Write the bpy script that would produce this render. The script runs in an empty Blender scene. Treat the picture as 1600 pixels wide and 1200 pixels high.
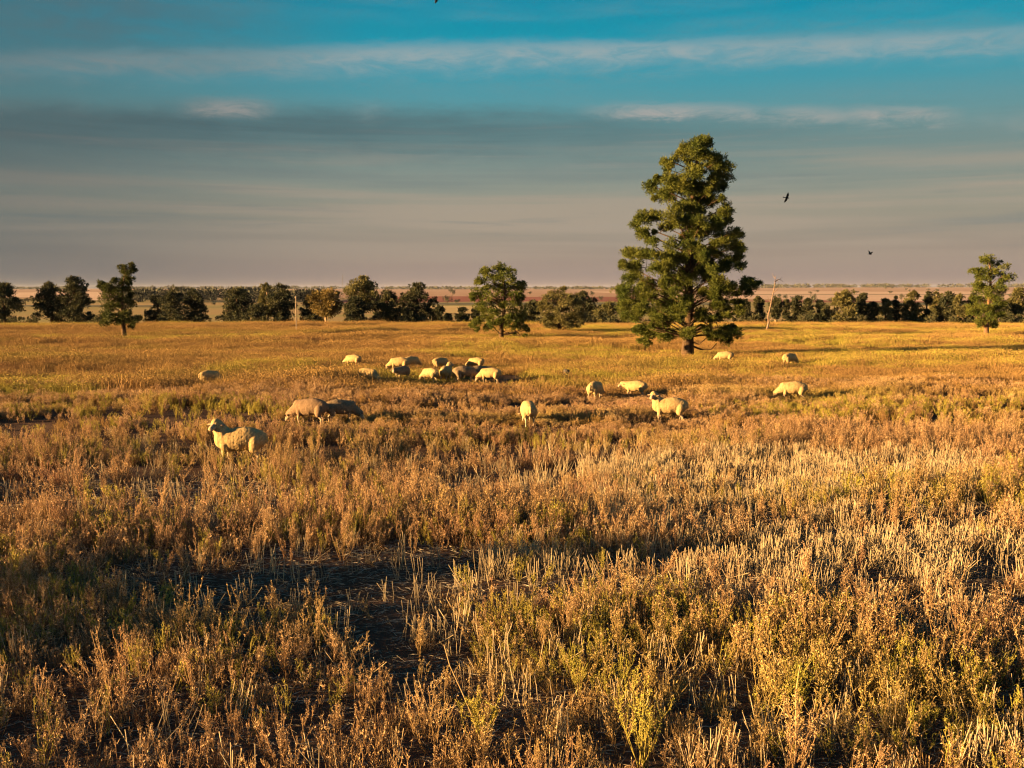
import bpy, math
import numpy as np
from mathutils import Vector, Matrix

# ------------------------------------------------------------------ camera, sky, sun, exposure
sc = bpy.context.scene
C = sc.collection
R = math.radians
H = 3.2                      # camera height
FPX = 1537.0                 # focal length in pixels of a 1600 px wide frame
PITCH = math.atan(150 / FPX)

cam = bpy.data.cameras.new('camera')
cam.sensor_width = 36
cam.lens = 36 * FPX / 1600
cam.clip_start = 0.1
cam.clip_end = 20000
camo = bpy.data.objects.new('camera', cam)
camo.location = (0, 0, H)
camo.rotation_euler = (math.pi / 2 - PITCH, 0, 0)
C.objects.link(camo)
sc.camera = camo

SUN_EL = R(8.3)
SUN_AZ = R(-104)             # bearing of the sun, clockwise from +Y (low on the left, a little behind)
to_sun = Vector((math.sin(SUN_AZ) * math.cos(SUN_EL), math.cos(SUN_AZ) * math.cos(SUN_EL), math.sin(SUN_EL)))
sl = bpy.data.lights.new('sun', 'SUN')
sl.energy = 5.0
sl.angle = R(0.6)
sl.color = (1.0, 0.595, 0.225)
so = bpy.data.objects.new('sun', sl)
so.rotation_euler = to_sun.to_track_quat('Z', 'Y').to_euler()
so.location = (-30, -10, 20)
C.objects.link(so)

sc.view_settings.view_transform = 'Standard'
sc.view_settings.look = 'None'
EXPO = 2.45
sc.view_settings.exposure = EXPO
sc.view_settings.gamma = 1.0
sc.view_settings.use_curve_mapping = False
sc.render.engine = 'CYCLES'
sc.cycles.max_bounces = 3
sc.cycles.diffuse_bounces = 2
sc.cycles.transmission_bounces = 1
sc.cycles.use_adaptive_sampling = True
sc.cycles.adaptive_threshold = 0.02
sc.cycles.filter_width = 1.2
sc.cycles.use_denoising = True
sc.cycles.volume_bounces = 0
sc.cycles.transparent_max_bounces = 4


def lin(r, g, b):
    f = lambda c: (c / 255 / 12.92) if c / 255 <= 0.04045 else ((c / 255 + 0.055) / 1.055) ** 2.4
    return (f(r), f(g), f(b), 1.0)


class NT:
    """small helper to wire shader nodes"""
    def __init__(self, tree):
        self.t = tree

    def n(self, typ, **kw):
        nd = self.t.nodes.new(typ)
        for k, v in kw.items():
            setattr(nd, k, v)
        return nd

    def _in(self, sock, v):
        if isinstance(v, bpy.types.NodeSocket):
            self.t.links.new(v, sock)
        elif v is not None:
            sock.default_value = v

    def m(self, op, a, b=None, c=None, clamp=False):
        nd = self.n('ShaderNodeMath', operation=op, use_clamp=clamp)
        for i, v in enumerate((a, b, c)):
            if v is not None:
                self._in(nd.inputs[i], v)
        return nd.outputs[0]

    def mix(self, f, a, b, blend='MIX'):
        nd = self.n('ShaderNodeMix', data_type='RGBA', blend_type=blend)
        self._in(nd.inputs[0], f)
        self._in(nd.inputs[6], a)
        self._in(nd.inputs[7], b)
        return nd.outputs[2]

    def noise(self, vec, scale, detail=3.0, rough=0.55, dist=0.0):
        nd = self.n('ShaderNodeTexNoise')
        if vec is not None:
            self._in(nd.inputs['Vector'], vec)
        nd.inputs['Scale'].default_value = scale
        nd.inputs['Detail'].default_value = detail
        nd.inputs['Roughness'].default_value = rough
        nd.inputs['Distortion'].default_value = dist
        return nd.outputs['Fac']

    def ramp(self, fac, stops, interp='LINEAR'):
        nd = self.n('ShaderNodeValToRGB')
        cr = nd.color_ramp
        cr.interpolation = interp
        while len(cr.elements) < len(stops):
            cr.elements.new(0.5)
        for e, (p, col) in zip(cr.elements, stops):
            e.position = p
            e.color = col if len(col) == 4 else (*col, 1)
        self._in(nd.inputs[0], fac)
        return nd.outputs[0]

    def step(self, v, lo, hi):
        nd = self.n('ShaderNodeMapRange', interpolation_type='SMOOTHSTEP')
        self._in(nd.inputs[0], v)
        self._in(nd.inputs[1], lo)
        self._in(nd.inputs[2], hi)
        return nd.outputs[0]

    def xyz(self, x, y, z):
        nd = self.n('ShaderNodeCombineXYZ')
        for i, v in enumerate((x, y, z)):
            self._in(nd.inputs[i], v)
        return nd.outputs[0]


def build_world():
    w = bpy.data.worlds.new('World')
    sc.world = w
    w.use_nodes = True
    t = w.node_tree
    t.nodes.clear()
    N = NT(t)
    tc = N.n('ShaderNodeTexCoord')
    sep = N.n('ShaderNodeSeparateXYZ')
    t.links.new(tc.outputs['Generated'], sep.inputs[0])
    X, Y, Z = sep.outputs
    el = N.m('MULTIPLY', N.m('ARCSINE', Z), 180 / math.pi)         # elevation in degrees
    az = N.m('MULTIPLY', N.m('ARCTAN2', X, Y), 180 / math.pi)      # bearing in degrees, 0 = ahead
    # clear sky by elevation
    el01 = N.m('DIVIDE', el, 90.0, clamp=True)
    e = lambda d: d / 90.0
    base = N.ramp(el01, [
        (0.0, lin(163, 142, 134)), (e(1.8), lin(162, 145, 131)), (e(4.4), lin(154, 150, 134)),
        (e(6.9), lin(134, 150, 143)), (e(9.2), lin(104, 150, 154)), (e(11.4), lin(68, 154, 170)),
        (e(13.8), lin(20, 150, 174)), (e(16.5), lin(0, 138, 168)), (e(30), lin(12, 106, 150)), (1.0, lin(14, 70, 112))])
    # Nishita sky for the glow round the low sun
    sky = N.n('ShaderNodeTexSky', sky_type='NISHITA')
    sky.sun_disc = False
    sky.sun_elevation = SUN_EL
    sky.sun_rotation = SUN_AZ
    sky.air_density = 1.2
    sky.dust_density = 2.0
    nish = N.mix(1.0, sky.outputs[0], (0.05, 0.05, 0.05, 1), 'MULTIPLY')
    base = N.mix(0.05, base, nish)
    # cloud coordinates: bearing squeezed so that streaks run along the horizon
    v1 = N.xyz(N.m('MULTIPLY', az, 0.045), N.m('MULTIPLY', el, 0.42), 0.0)
    n1 = N.noise(v1, 1.0, 5, 0.55, 0.3)
    v2 = N.xyz(N.m('MULTIPLY', az, 0.14), N.m('MULTIPLY', el, 0.6), 3.7)
    n2 = N.noise(v2, 1.0, 6, 0.6, 0.2)
    v3 = N.xyz(N.m('MULTIPLY', az, 0.55), N.m('MULTIPLY', el, 1.1), 8.1)
    n3 = N.noise(v3, 1.0, 5, 0.65, 0.4)
    wob = N.m('ADD', N.m('MULTIPLY', N.m('SUBTRACT', n1, 0.5), 2.6),
              N.m('ADD', N.m('MULTIPLY', N.m('SUBTRACT', n2, 0.5), 0.9), N.m('MULTIPLY', N.m('SUBTRACT', n3, 0.5), 0.7)))
    elw = N.m('ADD', el, wob)
    v5 = N.xyz(N.m('MULTIPLY', az, 0.42), N.m('MULTIPLY', el, 1.5), 2.2)
    n5 = N.noise(v5, 1.0, 9, 0.68, 0.6)
    fib = N.step(n5, 0.30, 0.70)
    bow = N.m('MULTIPLY', N.m('MINIMUM', N.m('MULTIPLY', az, az), 1000.0), 0.0015)   # the bands run straight across the sky
    # thin high streak, rising slightly to the right
    c1 = N.m('SUBTRACT', N.m('ADD', el, N.m('ADD', N.m('MULTIPLY', wob, 0.22), N.m('MULTIPLY', N.m('SUBTRACT', n5, 0.5), 1.3))), N.m('SUBTRACT', N.m('ADD', 12.9, N.m('MULTIPLY', az, 0.022)), bow))
    s1 = N.m('MULTIPLY', N.step(c1, -1.5, 0.2), N.step(c1, 0.95, 0.15))
    s1 = N.m('MULTIPLY', s1, N.m('MULTIPLY', N.step(N.m('ABSOLUTE', az), 36.0, 22.0), N.m('ADD', 0.42, N.m('MULTIPLY', fib, 0.48))))
    col = N.mix(s1, base, lin(156, 170, 172))
    # feathery veil above and below the streak
    s2 = N.m('MULTIPLY', N.step(n1, 0.42, 0.74), N.m('MULTIPLY', N.step(el, 7.0, 10.5), N.m('ADD', 0.15, N.m('MULTIPLY', fib, 0.45))))
    col = N.mix(s2, col, lin(112, 148, 154))
    v6 = N.xyz(N.m('MULTIPLY', az, 0.085), N.m('MULTIPLY', el, 1.9), 6.6)
    n6 = N.noise(v6, 1.0, 8, 0.62, 0.35)
    # grey bank low over the plain, thick to the left and thinning out to the right
    thick = N.step(az, 34.0, -20.0)
    c3 = N.m('SUBTRACT', N.m('ADD', el, N.m('ADD', N.m('MULTIPLY', wob, 0.14), N.m('MULTIPLY', N.m('SUBTRACT', n5, 0.5), 1.2))), N.m('SUBTRACT', N.m('SUBTRACT', 9.85, N.m('MULTIPLY', az, 0.012)), bow))
    top3 = N.step(c3, 0.75, -0.75)
    bank = N.m('MULTIPLY', top3, N.step(c3, -4.0, -1.0))
    bank = N.m('MULTIPLY', bank, N.m('ADD', 0.14, N.m('MULTIPLY', thick, 0.78)))
    bank = N.m('MULTIPLY', bank, N.m('ADD', 0.42, N.m('ADD', N.m('MULTIPLY', n2, 0.55), N.m('MULTIPLY', N.step(n6, 0.3, 0.7), 0.35))), clamp=True)
    col = N.mix(N.m('MULTIPLY', bank, 0.92), col, lin(74, 99, 106))
    # low sun catching the upper lip of the bank here and there
    lip = N.m('MULTIPLY', N.step(c3, -0.75, 0.05), N.step(c3, 0.80, 0.10))
    lip = N.m('MULTIPLY', lip, N.step(N.noise(N.xyz(N.m('MULTIPLY', az, 0.055), 4.35, 0), 1.0, 4, 0.6), 0.46, 0.70))
    for a0, w in ((-15.8, 3.0), (9.5, 6.5), (21.0, 4.0)):
        puff = N.m('MULTIPLY', N.m('MULTIPLY', N.step(c3, -0.55, 0.10), N.step(c3, 0.85, 0.15)), N.step(N.m('ABSOLUTE', N.m('SUBTRACT', az, a0)), w, w * 0.25))
        lip = N.m('MAXIMUM', lip, N.m('MULTIPLY', puff, 0.75))
    lip = N.m('MULTIPLY', lip, N.m('ADD', 0.22, N.m('MULTIPLY', fib, 0.80)), clamp=True)
    col = N.mix(lip, col, lin(188, 174, 166))
    # soft streaks close to the horizon
    v4 = N.xyz(N.m('MULTIPLY', az, 0.03), N.m('MULTIPLY', el, 0.85), 1.3)
    n4 = N.noise(v4, 1.0, 4, 0.5, 0.2)
    low = N.m('MULTIPLY', N.step(el, 0.3, 3.2), N.step(el, 9.0, 5.5))
    col = N.mix(N.m('MULTIPLY', N.m('MULTIPLY', N.step(n4, 0.46, 0.62), low), 0.6), col, lin(174, 158, 140))
    col = N.mix(N.m('MULTIPLY', N.m('MULTIPLY', N.step(n4, 0.48, 0.34), low), 0.42), col, lin(112, 126, 126))
    # thin layered streaks all through the lower sky
    lay = N.m('MULTIPLY', N.step(el, 1.5, 4.0), N.step(el, 10.5, 8.0))
    col = N.mix(N.m('MULTIPLY', N.m('MULTIPLY', N.step(n6, 0.54, 0.78), lay), 0.28), col, lin(166, 160, 150))
    col = N.mix(N.m('MULTIPLY', N.m('MULTIPLY', N.step(n6, 0.46, 0.26), lay), 0.28), col, lin(92, 116, 120))
    # the heavier cloud lies to the left
    veil = N.m('MULTIPLY', N.step(az, -2.0, -32.0), N.m('ADD', 0.40, N.m('MULTIPLY', n1, 0.45)))
    col = N.mix(veil, col, lin(74, 92, 97))
    # grey cloud hanging in the upper left
    ul = N.m('MULTIPLY', N.m('MULTIPLY', N.step(az, -7.0, -24.0), N.step(el, 10.5, 14.0)), N.step(N.m('ADD', N.m('MULTIPLY', n2, 0.6), N.m('MULTIPLY', n5, 0.4)), 0.34, 0.60))
    col = N.mix(N.m('MULTIPLY', ul, 0.62), col, lin(84, 108, 116))
    bg = N.n('ShaderNodeBackground')
    t.links.new(col, bg.inputs[0])
    bg.inputs[1].default_value = 0.5 ** EXPO
    out = N.n('ShaderNodeOutputWorld')
    t.links.new(bg.outputs[0], out.inputs[0])


build_world()

# ------------------------------------------------------------------ projection helpers, noise
cp, sp = math.cos(PITCH), math.sin(PITCH)


def ray(px, py):
    a, b = (px - 800) / FPX, (600 - py) / FPX
    return np.array((a, cp + b * sp, -sp + b * cp))


def ground(px, py, z=0.0):
    r = ray(px, py)
    t = (z - H) / r[2]
    return np.array((r[0] * t, r[1] * t, z))


def at_depth(px, py, d):
    r = ray(px, py)
    t = d / r[1]
    return np.array((r[0] * t, d, H + r[2] * t))


def to_pix(x, y, z=0.0):
    dz = z - H
    f = y * cp - dz * sp
    u = y * sp + dz * cp
    return 800 + x / f * FPX, 600 - u / f * FPX


class VN:
    """value noise in the plane"""
    def __init__(self, seed):
        self.g = np.random.default_rng(seed).random((256, 256))

    def __call__(self, x, y):
        xi = np.floor(x).astype(int)
        yi = np.floor(y).astype(int)
        fx, fy = x - xi, y - yi
        fx = fx * fx * (3 - 2 * fx)
        fy = fy * fy * (3 - 2 * fy)
        g = self.g
        a = g[xi & 255, yi & 255]
        b = g[(xi + 1) & 255, yi & 255]
        c = g[xi & 255, (yi + 1) & 255]
        d = g[(xi + 1) & 255, (yi + 1) & 255]
        return (a * (1 - fx) + b * fx) * (1 - fy) + (c * (1 - fx) + d * fx) * fy


def smooth(a, b, x):
    t = np.clip((np.asarray(x, float) - a) / (b - a), 0, 1)
    return t * t * (3 - 2 * t)


vn1, vn2, vn3, vn4 = VN(1), VN(2), VN(3), VN(4)


def terrain(x, y):
    x = np.asarray(x, float)
    y = np.asarray(y, float)
    z = (vn1(x / 7 + 50, y / 5 + 50) - 0.5) * 0.16 * smooth(3, 10, y) * smooth(110, 70, y)
    z = z - 5.0 * smooth(77, 150, y)
    z = z + smooth(2300, 4300, y) * (1.5 + 3.0 * vn2(x / 900 + 20.3, y / 2500 + 9.1) + 8.0 * smooth(200, 1500, x))
    return z


# ------------------------------------------------------------------ mesh helpers
class MB:
    """collects triangles and links them as one mesh object"""
    def __init__(self):
        self.v, self.f, self.n, self.mi = [], [], 0, []

    def add(self, v, f, mi=0):
        v = np.asarray(v, float).reshape(-1, 3)
        f = np.asarray(f, int).reshape(-1, 3)
        self.v.append(v)
        self.f.append(f + self.n)
        self.mi.append(np.full(len(f), mi))
        self.n += len(v)

    def tube(self, pts, rad, sides=5, mi=0):
        pts = np.asarray(pts, float)
        n = len(pts)
        rad = np.broadcast_to(np.asarray(rad, float), (n,))
        tan = np.gradient(pts, axis=0)
        tan /= np.linalg.norm(tan, axis=1)[:, None] + 1e-9
        ref = np.array((0.31, 0.83, 0.12)) if abs(tan[0][2]) > 0.7 else np.array((0.05, 0.1, 1.0))
        u = np.cross(tan, ref)
        u /= np.linalg.norm(u, axis=1)[:, None] + 1e-9
        w = np.cross(tan, u)
        a = np.arange(sides) / sides * 2 * np.pi
        ring = (np.cos(a)[None, :, None] * u[:, None, :] + np.sin(a)[None, :, None] * w[:, None, :]) * rad[:, None, None] + pts[:, None, :]
        v = ring.reshape(-1, 3)
        f = []
        for i in range(n - 1):
            for k in range(sides):
                p, q = i * sides + k, i * sides + (k + 1) % sides
                f += [(p, q, q + sides), (p, q + sides, p + sides)]
        v = np.vstack([v, pts[-1:] + tan[-1:] * rad[-1]])
        e = (n - 1) * sides
        for k in range(sides):
            f.append((e + k, e + (k + 1) % sides, n * sides))
        self.add(v, f, mi)

    def shards(self, p, d, ln, wd, rng, mi=0):
        """thin diamond leaves at p pointing along d"""
        n = len(p)
        d = d / (np.linalg.norm(d, axis=1)[:, None] + 1e-9)
        s = np.cross(d, rng.normal(size=(n, 3)))
        s /= np.linalg.norm(s, axis=1)[:, None] + 1e-9
        ln = np.broadcast_to(ln, (n,))[:, None]
        wd = np.broadcast_to(wd, (n,))[:, None]
        nrm = np.cross(d, s)
        v = np.stack([p, p + d * ln * 0.5 + s * wd * 0.5 + nrm * wd * 0.12, p + d * ln, p + d * ln * 0.5 - s * wd * 0.5 + nrm * wd * 0.12], axis=1).reshape(-1, 3)
        b = np.arange(n)[:, None] * 4
        f = np.concatenate([b + np.array((0, 1, 2)), b + np.array((0, 2, 3))], axis=0)
        self.add(v, f, mi)

    def mesh(self, name, mats, smooth_shade=False):
        v = np.vstack(self.v)
        f = np.vstack(self.f)
        me = bpy.data.meshes.new(name)
        me.vertices.add(len(v))
        me.vertices.foreach_set('co', v.astype(np.float32).ravel())
        me.loops.add(len(f) * 3)
        me.loops.foreach_set('vertex_index', f.astype(np.int32).ravel())
        me.polygons.add(len(f))
        me.polygons.foreach_set('loop_start', np.arange(0, len(f) * 3, 3, dtype=np.int32))
        me.polygons.foreach_set('loop_total', np.full(len(f), 3, dtype=np.int32))
        if not isinstance(mats, (list, tuple)):
            mats = [mats]
        for m in mats:
            me.materials.append(m)
        me.polygons.foreach_set('material_index', np.concatenate(self.mi).astype(np.int32))
        if smooth_shade:
            me.polygons.foreach_set('use_smooth', np.ones(len(f), dtype=bool))
        me.update(calc_edges=True)
        return me


def link(name, data, parent=None, loc=None):
    o = bpy.data.objects.new(name, data)
    C.objects.link(o)
    if parent is not None:
        o.parent = parent
    if loc is not None:
        o.location = loc
    return o


def tag(o, label=None, cat=None, group=None, kind=None):
    for k, v in (('label', label), ('category', cat), ('group', group), ('kind', kind)):
        if v:
            o[k] = v
    return o


# ------------------------------------------------------------------ materials
def material(name):
    m = bpy.data.materials.new(name)
    m.use_nodes = True
    m.node_tree.nodes.clear()
    return m, NT(m.node_tree)


def finish(N, col, rough=0.9, trans=0.0, bump=None, bstr=0.4, bdist=0.02, spec=0.15):
    t = N.t
    out = N.n('ShaderNodeOutputMaterial')
    b = N.n('ShaderNodeBsdfPrincipled')
    N._in(b.inputs['Base Color'], col)
    b.inputs['Roughness'].default_value = rough
    b.inputs['Specular IOR Level'].default_value = spec
    if bump is not None:
        bn = N.n('ShaderNodeBump')
        bn.inputs['Strength'].default_value = bstr
        bn.inputs['Distance'].default_value = bdist
        t.links.new(bump, bn.inputs['Height'])
        t.links.new(bn.outputs[0], b.inputs['Normal'])
    if trans > 0:
        tr = N.n('ShaderNodeBsdfTranslucent')
        N._in(tr.inputs[0], col)
        mx = N.n('ShaderNodeMixShader')
        mx.inputs[0].default_value = trans
        t.links.new(b.outputs[0], mx.inputs[1])
        t.links.new(tr.outputs[0], mx.inputs[2])
        t.links.new(mx.outputs[0], out.inputs[0])
    else:
        t.links.new(b.outputs[0], out.inputs[0])


def world_pos(N):
    return N.n('ShaderNodeNewGeometry').outputs['Position']


def rnd(N):
    return N.n('ShaderNodeObjectInfo').outputs['Random']


def weed_material(name, dry, ripe, green, red):
    """dry stalk colours drifting across the field with patches of greener and redder plants"""
    m, N = material(name)
    p = world_pos(N)
    mp = N.n('ShaderNodeMapping')
    mp.inputs['Scale'].default_value = (0.45, 1.25, 1.0)
    N.t.links.new(p, mp.inputs[0])
    a = N.noise(mp.outputs[0], 0.16, 4, 0.6)
    b = N.noise(mp.outputs[0], 0.42, 4, 0.6)
    c = N.noise(p, 14.0, 2, 0.6)
    col = N.mix(N.step(rnd(N), 0.1, 0.9), dry, ripe)
    col = N.mix(N.m('MULTIPLY', N.step(a, 0.49, 0.64), 0.7), col, green)
    col = N.mix(N.m('MULTIPLY', N.step(b, 0.54, 0.70), 0.75), col, red)
    col = N.mix(N.m('MULTIPLY', N.step(c, 0.35, 0.75), 0.35), col, ripe)
    finish(N, col, 0.85, 0.10)
    return m


M = {}
M['weed_stem'] = weed_material('dry_stem', (0.21, 0.120, 0.065, 1), (0.29, 0.185, 0.09, 1), (0.24, 0.195, 0.045, 1), (0.22, 0.105, 0.075, 1))
M['weed_seed'] = weed_material('dry_seed_head', (0.43, 0.275, 0.16, 1), (0.55, 0.385, 0.23, 1), (0.45, 0.375, 0.085, 1), (0.45, 0.25, 0.19, 1))
M['gold_stem'] = weed_material('golden_grass_stem', (0.21, 0.125, 0.052, 1), (0.27, 0.17, 0.065, 1), (0.20, 0.165, 0.042, 1), (0.20, 0.105, 0.058, 1))
M['gold_seed'] = weed_material('golden_grass_head', (0.27, 0.165, 0.065, 1), (0.34, 0.215, 0.08, 1), (0.26, 0.21, 0.052, 1), (0.26, 0.14, 0.075, 1))
M['green_stem'] = weed_material('green_stem', (0.24, 0.20, 0.042, 1), (0.30, 0.25, 0.06, 1), (0.23, 0.22, 0.042, 1), (0.25, 0.175, 0.05, 1))
M['green_leaf'] = weed_material('green_leaf', (0.32, 0.275, 0.055, 1), (0.39, 0.33, 0.075, 1), (0.30, 0.29, 0.05, 1), (0.32, 0.235, 0.065, 1))


def simple(name, c1, c2, scale=8.0, rough=0.9, trans=0.0, bump=0.0, bdist=0.02, rand=0.0, obj=False):
    m, N = material(name)
    if obj:
        p = N.n('ShaderNodeTexCoord').outputs['Object']
    else:
        p = world_pos(N)
    n = N.noise(p, scale, 4, 0.6)
    f = N.step(n, 0.3, 0.7)
    if rand:
        f = N.m('ADD', N.m('MULTIPLY', f, 1 - rand), N.m('MULTIPLY', rnd(N), rand))
    col = N.mix(f, (*c1, 1), (*c2, 1))
    finish(N, col, rough, trans, n if bump else None, bump, bdist)
    return m


M['straw'] = simple('pale_straw', (0.27, 0.205, 0.13), (0.56, 0.45, 0.28), 9.0, 0.7, 0.1, rand=0.6)
M['litter'] = simple('fallen_straw', (0.15, 0.13, 0.11), (0.42, 0.36, 0.29), 9.0, 0.9)
M['pine_leaf'] = simple('cypress_foliage', (0.058, 0.084, 0.017), (0.128, 0.136, 0.028), 0.9, 0.75, 0.22)
M['pine_dark'] = simple('dark_cypress_foliage', (0.036, 0.050, 0.014), (0.085, 0.088, 0.020), 0.9, 0.75, 0.15)
M['gum_leaf'] = simple('gum_foliage', (0.085, 0.085, 0.035), (0.15, 0.135, 0.055), 0.8, 0.7, 0.2)
M['orange_leaf'] = simple('orange_lit_gum_foliage', (0.13, 0.10, 0.035), (0.21, 0.15, 0.05), 0.8, 0.7, 0.2)  # orange sunlight on this gum is put into its leaf colour
M['dark_leaf'] = simple('scrub_foliage', (0.034, 0.042, 0.026), (0.080, 0.078, 0.038), 0.7, 0.8, 0.15)
M['far_leaf'] = simple('far_wood_foliage', (0.045, 0.055, 0.045), (0.085, 0.08, 0.06), 0.05, 0.9)
M['bark'] = simple('dark_bark', (0.045, 0.030, 0.020), (0.11, 0.07, 0.042), 7.0, 0.95, bump=0.7, bdist=0.03)
M['pale_bark'] = simple('pale_gum_bark', (0.26, 0.16, 0.10), (0.42, 0.29, 0.19), 5.0, 0.85, bump=0.4)
M['red_bark'] = simple('reddish_bark', (0.12, 0.065, 0.04), (0.20, 0.115, 0.07), 7.0, 0.95, bump=0.6)
M['dead_wood'] = simple('weathered_dead_wood', (0.12, 0.085, 0.068), (0.24, 0.17, 0.135), 6.0, 0.9, bump=0.5)
M['post'] = simple('pale_post_wood', (0.26, 0.20, 0.14), (0.38, 0.30, 0.22), 8.0, 0.9, bump=0.3)
M['skin'] = simple('sheep_skin', (0.32, 0.235, 0.15), (0.44, 0.34, 0.24), 18.0, 0.8, obj=True)
M['ear'] = simple('sheep_ear', (0.24, 0.155, 0.105), (0.38, 0.26, 0.18), 20.0, 0.8, obj=True)
M['eye'] = simple('dark_eye', (0.012, 0.01, 0.008), (0.02, 0.015, 0.01), 5.0, 0.3, obj=True)
M['feather'] = simple('dark_feather', (0.012, 0.012, 0.014), (0.03, 0.028, 0.028), 20.0, 0.7, obj=True)
M['mast'] = simple('grey_steel', (0.12, 0.12, 0.13), (0.2, 0.2, 0.21), 1.0, 0.6)
M['stump'] = simple('dark_stump', (0.07, 0.06, 0.055), (0.13, 0.11, 0.10), 9.0, 0.95, bump=0.8, bdist=0.03)


def fleece_material(name, c1, c2, dirt):
    m, N = material(name)
    p = N.n('ShaderNodeTexCoord').outputs['Object']
    n = N.noise(p, 26.0, 4, 0.65)
    b = N.noise(p, 5.0, 3, 0.55)
    col = N.mix(N.step(n, 0.3, 0.7), (*c1, 1), (*c2, 1))
    col = N.mix(N.m('MULTIPLY', N.step(b, 0.50, 0.72), 0.6), col, (*dirt, 1))
    finish(N, col, 0.95, 0.0, n, 0.4, 0.015)
    return m


M['fleece'] = fleece_material('cream_fleece', (0.32, 0.225, 0.105), (0.44, 0.32, 0.16), (0.22, 0.145, 0.065))
M['fleece_tan'] = fleece_material('pinkish_tan_fleece', (0.165, 0.108, 0.068), (0.23, 0.155, 0.10), (0.125, 0.08, 0.05))
M['fleece_dark'] = fleece_material('dark_shaded_fleece', (0.16, 0.115, 0.075), (0.23, 0.17, 0.115), (0.11, 0.075, 0.045))  # darker fleece copy; the shade on sheep turned from the sun is in its colour


def soil_material():
    m, N = material('field_soil')
    p = world_pos(N)
    n = N.noise(p, 1.3, 6, 0.65)
    f = N.noise(p, 22.0, 5, 0.7)
    col = N.mix(N.step(n, 0.35, 0.7), (0.066, 0.040, 0.031, 1), (0.115, 0.072, 0.054, 1))
    col = N.mix(N.step(f, 0.55, 0.8), col, (0.11, 0.085, 0.065, 1))
    sep = N.n('ShaderNodeSeparateXYZ')
    N.t.links.new(p, sep.inputs[0])
    # beyond the paddock the plain is dry pasture
    far = N.step(sep.outputs[1], 90.0, 170.0)
    wv = N.xyz(N.m('MULTIPLY', sep.outputs[0], 0.0035), N.m('MULTIPLY', sep.outputs[1], 0.016), 0)
    g = N.noise(wv, 1.0, 5, 0.6, 0.3)
    wv2 = N.xyz(N.m('MULTIPLY', sep.outputs[0], 0.0012), N.m('MULTIPLY', sep.outputs[1], 0.0045), 5)
    g2 = N.noise(wv2, 1.0, 4, 0.6, 0.3)
    past = N.mix(N.step(g, 0.40, 0.60), (0.34, 0.24, 0.12, 1), (0.27, 0.235, 0.105, 1))
    past = N.mix(N.m('MULTIPLY', N.step(g2, 0.50, 0.58), N.step(sep.outputs[1], 380, 620)), past, (0.38, 0.24, 0.165, 1))
    past = N.mix(N.step(sep.outputs[1], 500, 1100), past, (0.38, 0.245, 0.185, 1))
    past = N.mix(N.m('MULTIPLY', N.step(g, 0.60, 0.70), 0.8), past, (0.20, 0.15, 0.085, 1))
    col = N.mix(far, col, past)
    h = N.m('ADD', N.m('MULTIPLY', n, 0.5), f)
    finish(N, col, 1.0, 0, h, 0.9, 0.05, 0.05)
    return m


M['soil'] = soil_material()
M['red_soil'] = simple('red_ploughed_soil', (0.19, 0.055, 0.042), (0.27, 0.085, 0.065), 0.02, 1.0)
M['pale_stubble'] = simple('pale_far_stubble', (0.50, 0.335, 0.25), (0.56, 0.40, 0.31), 0.012, 1.0)
M['straw_paddock'] = simple('straw_far_grass', (0.42, 0.30, 0.13), (0.50, 0.37, 0.18), 0.03, 1.0)
M['dark_pasture'] = simple('dark_far_pasture', (0.10, 0.10, 0.065), (0.15, 0.13, 0.08), 0.03, 1.0)


# ------------------------------------------------------------------ ground
def build_ground():
    ys = np.concatenate([np.linspace(-60, 0, 13)[:-1], np.linspace(0, 30, 101)[:-1], np.linspace(30, 160, 131)[:-1],
                         np.geomspace(160, 2200, 70)[:-1], np.linspace(2200, 4600, 60), np.geomspace(4800, 9000, 8)])
    us = np.linspace(-1, 1, 181)
    hw = 60 + 0.95 * np.maximum(ys, 0)
    Xg = us[None, :] * hw[:, None]
    Yg = np.repeat(ys[:, None], len(us), 1)
    Zg = terrain(Xg, Yg)
    v = np.stack([Xg, Yg, Zg], -1).reshape(-1, 3)
    ny, nx = Xg.shape
    i = (np.arange(ny - 1)[:, None] * nx + np.arange(nx - 1)[None, :]).ravel()
    f = np.concatenate([np.stack([i, i + 1, i + nx + 1], 1), np.stack([i, i + nx + 1, i + nx], 1)])
    b = MB()
    b.add(v, f)
    tag(link('ground', b.mesh('ground', M['soil'], True)), 'flat dry paddock and plain reaching the horizon', None, None, 'structure')


build_ground()


def paddock(name, mat, x0, x1, y0, y1, lift, label, skew=0.0):
    """a far field laid as its own thin sheet over the plain"""
    nx, ny = 40, 8
    xs = np.linspace(x0, x1, nx)
    b = MB()
    rng = np.random.default_rng(int(abs(x0) + y0))
    j0 = (vn3(xs / 60 + 3, xs * 0 + y0) - 0.5) * (y1 - y0) * 0.25
    j1 = (vn3(xs / 60 + 9, xs * 0 + y1) - 0.5) * (y1 - y0) * 0.25
    tt = np.linspace(0, 1, ny)
    Yg = (y0 + j0)[None, :] * (1 - tt[:, None]) + (y1 + j1)[None, :] * tt[:, None] + (xs * skew)[None, :]
    Xg = np.repeat(xs[None, :], ny, 0)
    v = np.stack([Xg, Yg, terrain(Xg, Yg) + lift], -1).reshape(-1, 3)
    i = (np.arange(ny - 1)[:, None] * nx + np.arange(nx - 1)[None, :]).ravel()
    f = np.concatenate([np.stack([i, i + 1, i + nx + 1], 1), np.stack([i, i + nx + 1, i + nx], 1)])
    b.add(v, f)
    tag(link(name, b.mesh(name, mat, True)), label, None, None, 'structure')


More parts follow.
